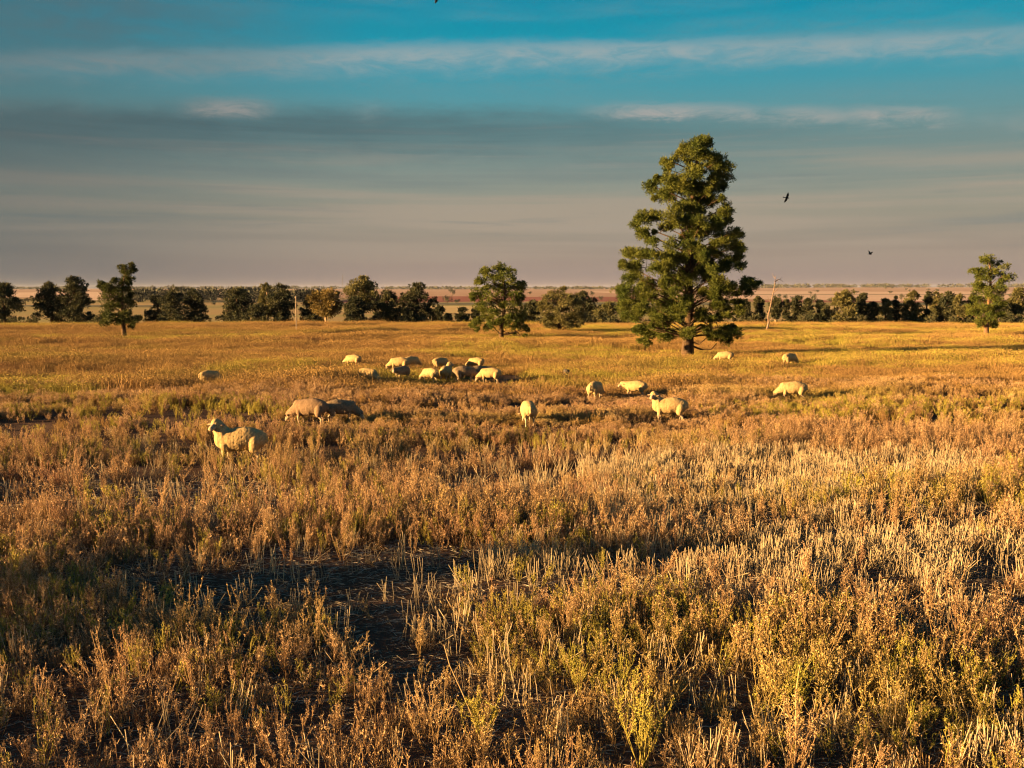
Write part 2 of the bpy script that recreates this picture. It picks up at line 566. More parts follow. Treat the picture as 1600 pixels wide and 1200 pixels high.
paddock('ploughed_paddock', M['red_soil'], -110, 110, 560, 930, 0.10, 'dark red ploughed paddock across the middle of the far plain')
paddock('ploughed_paddock', M['red_soil'], 150, 620, 560, 640, 0.10, 'thin red strip of ploughed soil below the pale slopes', 0.02)
paddock('stubble_paddock', M['pale_stubble'], 160, 1500, 680, 2250, 0.12, 'pale pinkish stubble slopes on the far side of the plain')
paddock('stubble_paddock', M['pale_stubble'], -900, -280, 760, 2100, 0.12, 'pale beige stubble rise beyond the trees at the far side')
paddock('grass_paddock', M['straw_paddock'], -70, 40, 330, 455, 0.10, 'straw coloured grass paddock just beyond the tree row')
paddock('pasture_paddock', M['dark_pasture'], -90, 110, 480, 552, 0.11, 'dark green strip in front of the red soil')  # flat dark strip between the straw grass and the red soil


paddock('pasture_paddock', M['dark_pasture'], 170, 520, 470, 540, 0.14, 'dark strip of pasture behind the right tree row', 0.03)
paddock('grass_paddock', M['straw_paddock'], 120, 420, 300, 440, 0.10, 'straw coloured grass paddock behind the right tree row')
paddock('pasture_paddock', M['dark_pasture'], 260, 900, 1150, 1230, 0.20, 'thin dark band across the pale far slopes', 0.05)
paddock('pasture_paddock', M['dark_pasture'], -420, -160, 430, 470, 0.14, 'dark strip of pasture behind the left tree row')

# ------------------------------------------------------------------ trees
def bez(a, b, c, n):
    t = np.linspace(0, 1, n)[:, None]
    return a * (1 - t) ** 2 + 2 * b * t * (1 - t) + c * t * t


def crown_mesh(name, clumps, mat, rng, dens=1.0, leaf=(0.10, 0.19), wid=0.04, up=0.45):
    """foliage: every clump is a handful of spiky tufts of thin leaves"""
    b = MB()
    for (c, r) in clumps:
        nt = max(5, int(20 * dens))
        u = rng.normal(size=(nt, 3))
        u /= np.linalg.norm(u, axis=1)[:, None]
        ax = np.array((rng.uniform(0.8, 1.5), rng.uniform(0.8, 1.5), rng.uniform(0.6, 1.0)))   # uneven boughs, not balls
        tc = c + u * r * ax * rng.uniform(0.25, 1.0, (nt, 1))
        k = max(8, int(26 * dens))
        tr = rng.uniform(0.25, 0.5, (nt, 1, 1)) * r
        q = rng.normal(size=(nt, k, 3))
        q /= np.linalg.norm(q, axis=2)[..., None]
        p = (tc[:, None, :] + q * tr * rng.uniform(0.0, 1.0, (nt, k, 1))).reshape(-1, 3)
        d = (u[:, None, :] * 0.55 + q * 0.8 + np.array((0, 0, up))).reshape(-1, 3)
        n = len(p)
        s = 0.6 + 0.8 * r / 0.45 * 0.5
        b.shards(p, d, rng.uniform(leaf[0], leaf[1], n) * s, rng.uniform(0.7, 1.4, n) * wid * s, rng)
    return b.mesh(name, mat)


def trunk_mesh(name, path, radii, clumps, mat, rng, limb_p=0.55, extra=()):
    b = MB()
    path = np.asarray(path, float)
    b.tube(path, radii, 8)
    zs = path[:, 2]
    for (c, r) in clumps:
        if rng.random() > limb_p:
            continue
        zz = np.clip(c[2] - 0.35 * np.hypot(c[0], c[1]) - 0.15, zs[0] + 0.12 * (zs[-1] - zs[0]), zs[-1] * 0.97)
        a = np.array([np.interp(zz, zs, path[:, i]) for i in range(3)])
        ra = np.interp(zz, zs, radii)
        mid = (a + c) / 2 + np.array((0, 0, 0.08 * np.linalg.norm(c - a))) + rng.normal(size=3) * 0.10 * np.linalg.norm(c - a)
        L = np.linalg.norm(c - a)
        r0 = min(ra * 0.5, 0.010 + 0.012 * L)
        pts = bez(a, mid, c, 6)
        b.tube(pts, np.linspace(r0, 0.008, 6), 4)
        for _ in range(3):                                     # twigs
            s = pts[rng.integers(2, 5)]
            e = s + rng.normal(size=3) * r * 0.9 + np.array((0, 0, r * 0.4))
            b.tube(bez(s, (s + e) / 2 + rng.normal(size=3) * 0.05, e, 4), np.linspace(r0 * 0.4, 0.004, 4), 3)
    for pts, r0, r1 in extra:
        pts = np.asarray(pts, float)
        b.tube(pts, np.linspace(r0, r1, len(pts)), 5)
    return b.mesh(name, mat, True)


def traced_tree(name, label, base_px, depth, origin, k, spots, trunk_zoom, r0, leaf_mat, bark_mat, seed, dup=0.7, dens=1.0,
                extra_zoom=(), limb_p=0.6, leaf=(0.10, 0.19), wid=0.04, group=None):
    """a tree whose limbs and foliage masses are set out in metres from its trunk base and spread in depth"""
    rng = np.random.default_rng(seed)
    bp = at_depth(base_px[0], base_px[1], depth)
    z0 = float(terrain(bp[0], depth))
    loc = np.array((bp[0], depth, z0))
    sx, sz = lambda x: (x - origin[0]) * k, lambda y: (origin[1] - y) * k + max(bp[2] - z0, 0)
    P = [(sx(x), sz(y), r * k) for (x, y, r) in spots]
    X = np.array([p[0] for p in P])
    Zs = np.array([p[1] for p in P])
    clumps = []
    for (x, z, r) in P:
        near = np.abs(Zs - z) < 0.09 * Zs.max() + 0.2
        hw = max(0.5 * (X[near].max() - X[near].min()), abs(x)) + 0.15
        cx = 0.5 * (X[near].max() + X[near].min())
        dmax = 0.85 * math.sqrt(max(hw * hw - min(abs(x - cx), hw) ** 2, 0.02))
        clumps.append((np.array((x, rng.uniform(-1, 1) * dmax, z)), r))
        if rng.random() < dup:
            clumps.append((np.array((x + rng.normal() * r * 0.5, rng.uniform(-1, 1) * dmax, z + rng.normal() * r * 0.4)), r * rng.uniform(0.7, 1.0)))
    tz = [np.array((sx(x), 0.0, sz(y))) for (x, y) in trunk_zoom]
    tz[0][2] = -0.15
    n = len(tz)
    tpath = np.array(tz)
    frac = np.linspace(0, 1, n)
    radii = r0 * (1 - frac) ** 0.8 + 0.02
    radii[0] *= 1.25
    ex = [([(sx(x), dy, sz(y)) for (x, y, dy) in pts], ra, rb) for (pts, ra, rb) in extra_zoom]
    root = link(name, None, None, loc)
    tag(root, label, 'tree', group)
    link('trunk', trunk_mesh('trunk', tpath, radii, clumps, bark_mat, rng, limb_p, ex), root)
    link('crown', crown_mesh('crown', clumps, leaf_mat, rng, dens, leaf, wid), root)
    return root


BIG = [(470,95,45),(515,90,40),(545,130,35),(430,120,40),(395,135,22),(350,175,35),(345,205,28),(480,140,45),(600,180,40),(620,225,40),(635,260,35),(560,200,35),(520,170,35),
(300,265,25),(270,310,38),(330,290,45),(390,260,45),(360,340,40),(300,345,35),(440,310,45),(560,270,35),(500,300,35),(590,310,30),(640,300,22),
(430,390,40),(400,420,45),(450,430,45),(480,380,30),(540,350,30),(590,370,25),(640,420,35),(655,460,28),(600,440,30),
(190,490,30),(230,470,40),(280,450,40),(340,460,45),(400,480,40),(210,530,38),(260,530,25),(470,490,40),(560,480,35),(620,500,35),
(640,550,45),(690,550,40),(715,600,30),(600,590,40),(660,610,45),(710,650,35),(640,680,45),(690,700,40),
(440,550,40),(480,600,40),(420,600,35),(250,580,35),(330,600,40),(160,640,38),(200,650,45),(260,640,45),(320,660,45),(150,700,38),(210,710,45),(280,720,45),(400,660,40),(500,660,40),(540,640,30),(450,720,45),(370,720,35),(180,760,40),(240,780,40),(330,780,40),
(120,830,40),(170,840,45),(230,850,45),(300,840,45),(370,830,40),(420,800,40),(520,740,40),(570,770,40),(620,760,35),(740,780,40),(785,775,25),(690,800,45),(640,820,40),(590,830,40),(520,840,35),(740,830,28),
(130,890,45),(190,910,48),(250,900,45),(320,900,45),(380,890,40),(140,940,40),(210,960,40),(280,950,35),(340,970,40),(400,940,45),(430,880,40),(640,890,40),(700,880,30),(600,900,35),(560,940,35),(680,920,25),
(190,1020,32),(240,1010,25),(260,1060,30),(320,1040,40),(380,1050,40),(430,1040,35),(230,1080,18),(350,1000,40),(620,1020,38),(660,1050,35),(590,1050,30),(650,1080,25),(680,1010,20),(520,1010,25),(500,950,30)]
BIG = [(x - 16 if x > 580 and y < 330 else x, y, r) for x, y, r in BIG]
ri = np.random.default_rng(21)
INNER = [(462 + ri.uniform(-1, 1) * (40 + 0.17 * yy), yy, ri.uniform(26, 44)) for yy in ri.uniform(150, 960, 46)]
dA = ground(1075, 551, 0.28)[1]
traced_tree('cypress_pine', 'tall dark green cypress pine standing alone in the paddock, largest tree', (1075, 551), dA, (460, 1140), dA / FPX / 3.157 * 0.962, [(x, y, r * (0.78 + 0.34 * ((x * 7 + y * 3) % 11) / 10)) for x, y, r in BIG] + INNER,
            [(456, 1140), (460, 1050), (462, 900), (455, 740), (462, 600), (475, 480), (470, 350), (485, 220), (495, 110)], 0.24, M['pine_leaf'], M['bark'], 11,
            dup=0.95, dens=1.45, limb_p=0.45, leaf=(0.075, 0.15), wid=0.030,
            extra_zoom=[([(470, 1100, 0), (520, 1122, -0.3), (570, 1120, -0.4), (600, 1090, -0.3)], 0.05, 0.015),
                        ([(470, 965, 0), (500, 970, -0.6), (530, 985, -0.9), (560, 1020, -1.0)], 0.05, 0.012),
                        ([(470, 940, 0), (520, 925, -0.8), (560, 950, -1.1), (600, 985, -1.1)], 0.05, 0.012),
                        ([(470, 1080, 0), (510, 1095, -0.3), (545, 1060, -0.5), (560, 1000, -0.5)], 0.04, 0.012),
                        ([(545, 930, -0.9), (570, 960, -1.0), (590, 1010, -1.0), (575, 1060, -1.0)], 0.03, 0.01)])

TB = [(560,180,45),(510,200,40),(610,200,45),(650,220,35),(430,220,35),(400,230,30),(380,290,40),(440,270,45),(500,260,50),(560,260,50),(620,280,50),(660,300,40),(360,310,25),(740,320,30),(700,330,40),(720,370,40),(650,360,45),(580,340,50),(510,340,45),(440,350,40),(400,380,40),(340,390,35),(330,430,40),(390,430,40),(460,420,45),(530,420,50),(600,420,45),(680,420,45),(730,430,30),(310,450,22),(350,510,35),(420,490,45),(490,490,45),(560,500,40),(640,490,50),(700,490,40),(420,560,45),(490,560,45),(650,560,50),(720,560,45),(400,600,35),(460,620,45),(640,620,50),(710,620,45),(740,600,30),(340,640,35),(320,670,25),(430,700,40),(480,680,35),(620,690,40),(690,690,40),(760,690,25),(335,715,20),(780,720,18),(670,760,20),(760,765,15),(530,640,30),(580,660,35)]
dB = ground(783, 525, 0.3)[1]
traced_tree('cypress_pine', 'medium rounded cypress pine with low drooping branches, middle of the paddock', (783, 525), dB, (552, 772), dB / FPX / 5.333 * 0.96, TB,
            [(552, 772), (555, 690), (575, 600), (580, 500), (590, 400), (575, 300), (565, 200)], 0.13, M['pine_leaf'], M['bark'], 12, dup=0.5, dens=0.9,
            extra_zoom=[([(560, 720, 0), (610, 750, -0.2), (640, 775, -0.3)], 0.04, 0.012), ([(640, 690, -0.3), (720, 765, -0.5), (775, 750, -0.5)], 0.04, 0.01)])

TCl = [(1010,390,35),(1060,390,35),(970,410,35),(1050,430,45),(920,440,40),(970,460,45),(1030,480,50),(1090,460,45),(1130,440,35),(1180,430,40),(910,490,40),(880,540,30),(950,530,45),(1010,550,45),(1080,540,50),(1140,500,45),(1190,490,40),(1180,550,45),(930,590,40),(920,640,40),(980,620,45),(1040,620,40),(1100,610,50),(1160,610,45),(1210,600,35),(960,670,40),(1090,670,40),(1140,680,35),(1185,680,30),(930,680,25),(1220,650,20)]
dC = ground(875, 516, 0.3)[1]
traced_tree('wilga_tree', 'low bushy olive tree on a short trunk with crown nearly touching the grass', (875, 516), dC, (1042, 722), dC / FPX / 5.333 * 0.96, TCl,
            [(1042, 722), (1035, 670), (1030, 600), (1045, 520), (1050, 430)], 0.14, M['gum_leaf'], M['bark'], 13, dup=0.8, dens=0.9)

TL = [(745,130,22),(790,135,20),(770,160,28),(735,160,22),(800,150,14),(740,200,25),(775,200,28),(710,215,18),(745,240,28),(790,225,16),(610,250,20),(640,245,22),(670,255,28),(640,280,30),(690,280,30),(740,280,30),(770,265,20),(630,320,30),(680,330,35),(730,330,35),(770,310,18),(630,370,30),(680,380,35),(740,370,30),(785,350,22),(620,420,30),(670,430,35),(720,420,30),(770,420,30),(640,470,32),(690,470,30),(740,460,20),(790,450,28),(815,460,18),(640,505,20),(680,505,22),(620,510,14),(780,490,18),(750,510,14)]
dL = ground(194, 522, 0.3)[1]
traced_tree('cypress_pine', 'leaning cypress pine with a tall forked top, in front of the left tree row', (194, 522), dL, (740, 542), dL / FPX / 3.81 * 0.96, [(x, y, r * 1.05) for x, y, r in TL if y < 495],
            [(740, 542), (738, 470), (735, 400), (735, 320), (745, 240), (765, 140)], 0.12, M['pine_dark'], M['bark'], 14, dup=1.0, dens=0.85)

TD = [(1370,75,28),(1350,90,22),(1395,90,28),(1415,110,28),(1450,110,20),(1440,130,25),(1300,150,22),(1320,160,20),(1345,140,18),(1360,150,22),(1400,150,22),(1450,165,22),(1490,185,22),(1470,190,20),(1420,180,22),(1330,180,16),(1355,195,25),(1320,225,18),(1345,230,25),(1440,210,22),(1420,240,28),(1380,240,18),(1330,265,25),(1370,275,28),(1430,275,28),(1460,265,16),(1320,310,22),(1360,320,30),(1410,320,30),(1450,310,25),(1480,335,16),(1310,360,25),(1350,370,32),(1400,370,32),(1450,365,28),(1290,385,18),(1320,400,25),(1370,410,32),(1430,410,30),(1460,400,18),(1350,450,25),(1390,450,28),(1430,455,25),(1340,465,12),(1450,470,12)]
dD = ground(1541, 519, 0.3)[1]
traced_tree('cypress_pine', 'slender open cypress pine with a pale trunk showing, near the right edge', (1541, 519), dD, (1385, 507), dD / FPX / 3.636 * 0.96, [(x, y, r * 1.08) for x, y, r in TD],
            [(1385, 507), (1385, 450), (1390, 380), (1392, 300), (1397, 220), (1393, 150), (1385, 80)], 0.13, M['pine_leaf'], M['red_bark'], 15, dup=0.75, dens=0.85)

# dead tree
dd = 70.0
b0 = at_depth(1197, 517, dd)
kz = dd / FPX / 3.636
g = lambda x, y, dy=0.0: np.array(((x - 137) * kz, dy, (492 - y) * kz))
root = link('dead_tree', None, None, (b0[0], dd, float(terrain(b0[0], dd))))
tag(root, 'bare pale dead tree trunk leaning beside the big cypress pine', 'dead tree')
b = MB()
b.tube([g(137, 500), g(150, 440), (g(147, 400)), g(160, 340), g(172, 270), g(180, 220), g(182, 172)], np.array((0.09, 0.072, 0.06, 0.05, 0.038, 0.028, 0.012)), 7)
link('trunk', b.mesh('trunk', M['dead_wood'], True), root)
for pts, ra in (([(180, 208, 0), (196, 196, .1), (208, 193, .1), (230, 206, .2)], 0.04), ([(150, 430, 0), (166, 416, -.1), (180, 404, -.1)], 0.05),
                ([(208, 193, .1), (222, 184, .2)], 0.02), ([(182, 190, 0), (172, 176, .1), (168, 160, .1)], 0.022), ([(172, 270, 0), (190, 252, -.2), (198, 236, -.2)], 0.03), ([(163, 325, 0), (150, 308, .2), (146, 290, .2)], 0.03), ([(196, 196, .1), (203, 214, .2)], 0.015), ([(147, 392, 0), (136, 372, 0), (130, 352, 0.1)], 0.04)):
    b = MB()
    b.tube([g(*p) for p in pts], np.linspace(ra, 0.01, len(pts)), 5)
    link('branch', b.mesh('branch', M['dead_wood'], True), root)


def row_tree(name, label, px, top, w_px, depth, style, seed, group='trees in the row along the far edge of the paddock', mat=None, fill=1.0, lean=0.0):
    """a tree of the row: height and spread follow from its distance"""
    rng = np.random.default_rng(seed)
    tp = at_depth(px, top, depth)
    x = tp[0]
    z0 = float(terrain(x, depth))
    h = tp[2] - z0
    hw = 0.5 * w_px / FPX * depth
    clumps = []
    nclump = int(fill * (16 + 26 * min(hw * h / 6.0, 1.5)))
    for i in range(nclump):
        t = rng.random()
        if style == 'cone':
            zf = 0.06 + 0.90 * t
            rad = hw * (1 - t) ** 0.75 * 1.0 + 0.12
        elif style == 'gum':
            zf = 0.38 + 0.56 * t
            rad = hw * math.sqrt(max(1 - (2 * t - 1.0) ** 2, 0.08))
        elif style == 'column':
            zf = 0.08 + 0.86 * t
            rad = hw * (0.75 + 0.25 * math.sin(t * 9 + seed)) * (1 - t ** 4 * 0.6)
        else:
            zf = 0.13 + 0.80 * t
            rad = hw * math.sqrt(max(1 - (1.55 * t - 0.55) ** 2, 0.1))
        a = rng.uniform(0, 2 * math.pi)
        rr = rad * math.sqrt(rng.random()) * rng.uniform(0.8, 1.12)
        cr = rng.uniform(0.16, 0.30) * min(hw, 1.6) + 0.10
        clumps.append((np.array((math.cos(a) * rr + lean * zf * h, math.sin(a) * rr, min(zf * h, h - 0.6 * cr))), cr))
    clumps.append((np.array((lean * h * 0.95, 0, h - 0.22 * min(hw, 1.2))), 0.25 * min(hw, 1.2)))
    lm = mat or {'gum': M['gum_leaf'], 'cone': M['dark_leaf'], 'broad': M['dark_leaf'], 'column': M['dark_leaf']}[style]
    root = link(name, None, None, (x, depth, z0))
    tag(root, label, 'tree', group)
    pts = np.array([(0, 0, -0.2), (rng.normal() * 0.08, 0, 0.25 * h), (lean * 0.55 * h + rng.normal() * 0.1, 0, 0.6 * h), (lean * 0.9 * h, 0, 0.9 * h)])
    bm = M['pale_bark'] if style == 'gum' else M['bark']
    link('trunk', trunk_mesh('trunk', pts, np.array((0.035, 0.028, 0.02, 0.008)) * h + 0.01, clumps, bm, rng, 0.45), root)
    link('crown', crown_mesh('crown', clumps, lm, rng, 0.55, (0.16, 0.30), 0.085), root)
    return root


ROW = [
    # name, label, x, top y, width, depth, style, material
    ('scrub_tree', 'dark tree cut off by the left edge of the photo', 6, 443, 42, 96, 'broad', None),
    ('scrub_tree', 'left half of the dark pair of trees near the left edge', 77, 442, 42, 98, 'broad', None),
    ('scrub_tree', 'right, taller half of the dark pair of trees near the left edge', 115, 433, 52, 97, 'broad', None),
    ('scrub_tree', 'thin dark tree at the left of the clump of three in the row', 243, 462, 30, 100, 'broad', None),
    ('scrub_tree', 'middle and tallest tree of the clump of three in the row', 271, 449, 38, 97, 'broad', None),
    ('scrub_tree', 'dark tree at the right of the clump of three in the row', 303, 455, 36, 99, 'broad', None),
    ('scrub_tree', 'broad dense dark tree standing alone right of the clump of three', 369, 452, 50, 97, 'broad', None),
    ('scrub_bush', 'low dark bush between the two broad dark trees left of the pale post', 404, 478, 34, 95, 'broad', None),
    ('gum_tree', 'thin-topped gum showing its small crown behind the dark tree left of the post', 417, 443, 26, 112, 'gum', 'gum_leaf'),
    ('scrub_tree', 'tall dark tree just left of the pale post', 438, 445, 46, 96, 'broad', None),
    ('scrub_bush', 'dark rounded bush between the pale post and the orange gum', 487, 469, 34, 98, 'broad', None),
    ('gum_tree', 'orange-lit gum tree with pale forked trunk in the row', 509, 454, 54, 90, 'gum', 'orange_leaf'),
    ('gum_tree', 'tallest gum of the row with olive upper crown and pale limbs', 567, 432, 60, 98, 'gum', 'gum_leaf'),
    ('scrub_tree', 'dark undergrowth tree at the foot of the tallest gum', 556, 466, 40, 94, 'broad', None),
    ('scrub_tree', 'dark tree just right of the tallest gum', 604, 456, 46, 96, 'broad', None),
    ('scrub_tree', 'dense dark tree with bushy top, last before the gap of small conifers', 650, 443, 54, 96, 'broad', None),
    ('young_conifer', 'largest of the small dark conifers, first after the dense dark tree', 686, 480, 18, 95, 'cone', None),
    ('young_conifer', 'smallest low dark shrub among the young conifers', 699, 492, 12, 94, 'cone', None),
    ('young_conifer', 'dark young conifer in the middle of the gap', 722, 482, 20, 95, 'cone', None),
    ('young_conifer', 'dark young conifer close against the rounded cypress pine', 743, 484, 16, 95, 'cone', None),
    ('scrub_tree', 'dark tree peeping out right of the rounded cypress pine', 831, 470, 40, 97, 'broad', None),
    ('scrub_tree', 'dark tree behind the right shoulder of the low olive tree', 912, 456, 44, 97, 'broad', None),
    ('scrub_tree', 'grey-green tree left of the big cypress pine, behind its lower branches', 950, 474, 40, 95, 'broad', 'gum_leaf'),
    ('scrub_tree', 'dark small tree close behind the right skirt of the big cypress pine', 1165, 472, 20, 96, 'column', None),
    ('scrub_tree', 'dark small tree just left of the dead tree', 1185, 467, 24, 97, 'column', None),
    ('gum_tree', 'thin gum with bare stem just right of the dead tree', 1213, 469, 20, 92, 'gum', 'dark_leaf'),
    ('scrub_tree', 'narrow dark tree second right of the dead tree', 1230, 473, 15, 95, 'column', None),
    ('scrub_tree', 'dark tree third right of the dead tree, slightly broader', 1246, 466, 22, 96, 'column', None),
    ('scrub_tree', 'narrow dark tree fourth right of the dead tree', 1263, 471, 17, 95, 'column', None),
    ('scrub_tree', 'small pointed dark tree between the narrow ones and the broad green one', 1281, 473, 20, 95, 'cone', None),
    ('scrub_bush', 'low dark bush touching the broad green tree on its left', 1293, 481, 16, 94, 'cone', None),
    ('scrub_tree', 'broad round green tree in the right half of the row', 1320, 459, 42, 93, 'broad', 'gum_leaf'),
    ('gum_tree', 'thin gum with a small round top just right of the broad green tree', 1349, 463, 20, 95, 'gum', 'dark_leaf'),
    ('scrub_bush', 'low dark bush right of the small round-topped gum', 1365, 477, 22, 95, 'broad', None),
    ('scrub_tree', 'olive pointed tree second right of the small round-topped gum', 1384, 471, 20, 94, 'cone', 'gum_leaf'),
    ('scrub_tree', 'dark narrow tree in front of the far dark dot on the slope', 1400, 467, 17, 96, 'column', None),
    ('scrub_tree', 'tall full green tree midway between broad green tree and slender cypress', 1427, 459, 32, 95, 'broad', 'gum_leaf'),
    ('scrub_tree', 'slim dark pointed tree right of the tall full green one', 1450, 460, 17, 96, 'column', None),
    ('gum_tree', 'pale-limbed gum right of the slim dark pointed tree', 1464, 460, 24, 100, 'gum', 'gum_leaf'),
    ('scrub_tree', 'dark thick tree left of the slender cypress pine', 1482, 459, 28, 95, 'broad', None),
    ('scrub_tree', 'olive small tree next left of the slender cypress pine', 1500, 465, 22, 94, 'broad', 'gum_leaf'),
    ('scrub_tree', 'dark tree hidden behind the left side of the slender cypress pine', 1521, 463, 28, 97, 'broad', None),
    ('scrub_bush', 'dark bush right of the slender cypress pine', 1571, 476, 28, 95, 'broad', None),
    ('gum_tree', 'gum tree cut by the right edge of the photo', 1593, 454, 32, 96, 'gum', 'gum_leaf'),
]
for i, (nm, lb, px, top, w, d, st, mt) in enumerate(ROW):
    row_tree(nm, lb, px, top - (4 if px > 1150 else 1), w, d, st, 100 + i, mat=M[mt] if mt else None, fill=1.25)


# two young pines added out of view to the left, only to shade the bare patch
SIDE = [(0, 1.2, 0.5), (0.3, 1.6, 0.5), (-0.4, 1.9, 0.55), (0.5, 2.3, 0.5), (-0.6, 2.7, 0.5), (0.1, 3.0, 0.6), (0.7, 3.2, 0.45), (-0.3, 3.6, 0.55), (0.4, 3.9, 0.5), (-0.6, 3.3, 0.45), (0, 4.4, 0.5), (0.3, 4.8, 0.45), (-0.2, 5.2, 0.4), (0.05, 5.7, 0.35), (-0.9, 2.2, 0.4), (0.9, 2.6, 0.4)]
for q, (sx, sy, k, lb) in enumerate(((-24.0, 4.75, 0.70, 'young cypress pine added out of view to the left to cast shade, farther of two'), (-25.5, 3.0, 0.64, 'young cypress pine added out of view to the left to cast shade, nearer of two'))):
    r2 = np.random.default_rng(70 + q)
    cl = [(np.array((a * k, r2.normal() * 0.45 * k, zz * k)), r * k) for a, zz, r in SIDE for _ in (0, 1)]
    o = link('cypress_pine', None, None, (sx, sy, 0))
    tag(o, lb, 'tree')
    link('trunk', trunk_mesh('trunk', [(0, 0, -0.2), (0.03, 0, 1.5 * k), (0, 0.04, 3.5 * k), (0.05, 0, 5.6 * k)], np.array((0.16, 0.12, 0.07, 0.02)) * k, cl, M['bark'], r2, 0.6), o)
    link('crown', crown_mesh('crown', cl, M['pine_leaf'], r2, 0.9), o)


def scrub_row():
    """low continuous scrub under the row of trees"""
    rng = np.random.default_rng(5)
    cl = []
    for i in range(400):
        px = rng.uniform(-60, 1660)
        d = rng.uniform(90, 102)
        x = (px - 800) / FPX * d
        if px < 700 and rng.random() < 0.45:
            continue
        if (200 < px < 232 or 325 < px < 342) and rng.random() < 0.7:
            continue
        z = float(terrain(x, d))
        hgt = rng.uniform(0.2, 1.25) * (0.5 + vn2(np.array(px / 40.0), np.array(3.3)))
        cl.append((np.array((x, d, z + hgt)), rng.uniform(0.2, 0.45)))
        cl.append((np.array((x, d, z + hgt * 0.4)), rng.uniform(0.25, 0.4)))
    o = link('undergrowth', crown_mesh('undergrowth', cl, M['dark_leaf'], rng, 0.5, (0.2, 0.36), 0.09))
    tag(o, 'low dark scrub along the foot of the tree row', 'undergrowth', None, 'stuff')


scrub_row()


def wood(name, label, pts, mat, seed, n_shard=60, flat=0.7):
    """a far-off wood that reads as one mass: many small crowns"""
    rng = np.random.default_rng(seed)
    b = MB()
    for (x, y, z, r, h) in pts:
        n = n_shard
        u = rng.normal(size=(n, 3))
        u /= np.linalg.norm(u, axis=1)[:, None]
        p = np.array((x, y, z + h * 0.62)) + u * np.array((r, r, h * 0.42)) * rng.uniform(0.4, 1, (n, 1))
        b.shards(p, u + np.array((0, 0, 0.3)), rng.uniform(0.35, 0.6, n) * r, rng.uniform(0.25, 0.45, n) * r, rng)
        b.tube([(x, y, z - 0.3), (x, y, z + h * 0.5)], (0.03 * h, 0.02 * h), 4)
    tag(link(name, b.mesh(name, mat)), label, 'wood', None, 'stuff')


rng = np.random.default_rng(31)
pts = []
for i in range(150):
    px = rng.uniform(196, 505)
    d = rng.uniform(560, 700)
    x = (px - 800) / FPX * d
    top = 451 + 4 * abs(rng.normal()) * 0.6 + (3 if px > 440 else 0) + (2 if px < 225 else 0)
    z = float(terrain(x, d))
    h = max(at_depth(px, top, d)[2] - z, 3.0)
    pts.append((x, d, z, rng.uniform(2.2, 4.2), h))
wood('gum_wood', 'dark gum wood on the plain behind the left part of the tree row', pts, M['far_leaf'], 32, 90)
pts = []
for i in range(900):
    px = rng.uniform(-300, 1900)
    d = rng.uniform(4000, 4450)
    x = (px - 800) / FPX * d
    v = float(vn2(np.array(px / 55.0 + 7), np.array(0.4)))
    if px < 200 and v < 0.5:
        continue
    z = float(terrain(x, d))
    pts.append((x, d, z, rng.uniform(9, 18), rng.uniform(5, 9) + (4 if px > 1150 and v > 0.45 else 0)))
wood('horizon_wood', 'thin dark line of woodland along the horizon', pts, M['far_leaf'], 33, 30)

# single trees dotted over the far plain
FAR = [(42, 465, 476, 18), (148, 470, 475, 10), (336, 473, 478, 7), (699, 461, 474, 17), (714, 467, 475, 11), (707, 451, 462, 10), (1216, 459, 466, 9), (1225, 460, 468, 9), (1236, 462, 468, 6),
       (1208, 461, 467, 7), (1264, 455, 460, 6), (1275, 453, 457, 9), (1295, 465, 474, 11), (1270, 459, 476, 13), (1336, 454, 459, 8), (1388, 454, 459, 8), (1406, 459, 470, 10), (1381, 450, 454, 5), (1391, 449, 453, 6), (1413, 450, 455, 5),
       (1418, 452, 457, 4), (1448, 451, 455, 6), (1320, 451, 455, 6), (1461, 451, 456, 9), (1500, 459, 464, 6), (1575, 458, 465, 8), (1560, 460, 464, 6), (925, 455, 463, 9), (938, 462, 470, 8), (828, 455, 461, 7),
       (640, 458, 470, 12), (560, 460, 474, 20), (905, 457, 463, 7), (590, 462, 473, 14), (880, 452, 457, 6), (1140, 460, 466, 8), (845, 470, 475, 9)]
rng = np.random.default_rng(41)
protos = []
for k in range(5):
    cl = [(np.array((rng.normal() * 0.22, rng.normal() * 0.22, rng.uniform(0.35, 0.85))), rng.uniform(0.12, 0.2)) for _ in range(12)]
    b = MB()
    for c, r in cl:
        n = 34
        u = rng.normal(size=(n, 3))
        u /= np.linalg.norm(u, axis=1)[:, None]
        b.shards(c + u * r * rng.uniform(0.3, 1, (n, 1)), u, rng.uniform(0.08, 0.14, n), rng.uniform(0.05, 0.09, n), rng)
    tm = MB()
    tm.tube([(0, 0, -0.03), (0.01, 0, 0.25), (0, 0.02, 0.6)], (0.04, 0.03, 0.012), 5)
    protos.append((b.mesh('crown', M['far_leaf']), tm.mesh('trunk', M['bark'])))
for i, (px, top, bot, w) in enumerate(FAR):
    d = min((H + 5.0) * FPX / (bot - 450.0), 3300)
    x = (px - 800) / FPX * d
    z = float(terrain(x, d))
    h = max((bot - top) / FPX * d, 2.0)
    root = link('plain_tree', None, None, (x, d, z))
    root.scale = (max(w / FPX * d, 1.5), max(w / FPX * d, 1.5), h)
    root.rotation_euler = (0, 0, rng.uniform(0, 6))
    where = 'plain behind the left tree row' if px < 600 else ('red and straw paddocks behind the middle trees' if px < 1000 else 'pale slopes right of the big cypress')
    tag(root, 'tiny far dark tree dotted on the %s' % where, 'tree', 'single trees dotted over the far plain')
    link('crown', protos[i % 5][0], root)
    link('trunk', protos[i % 5][1], root)

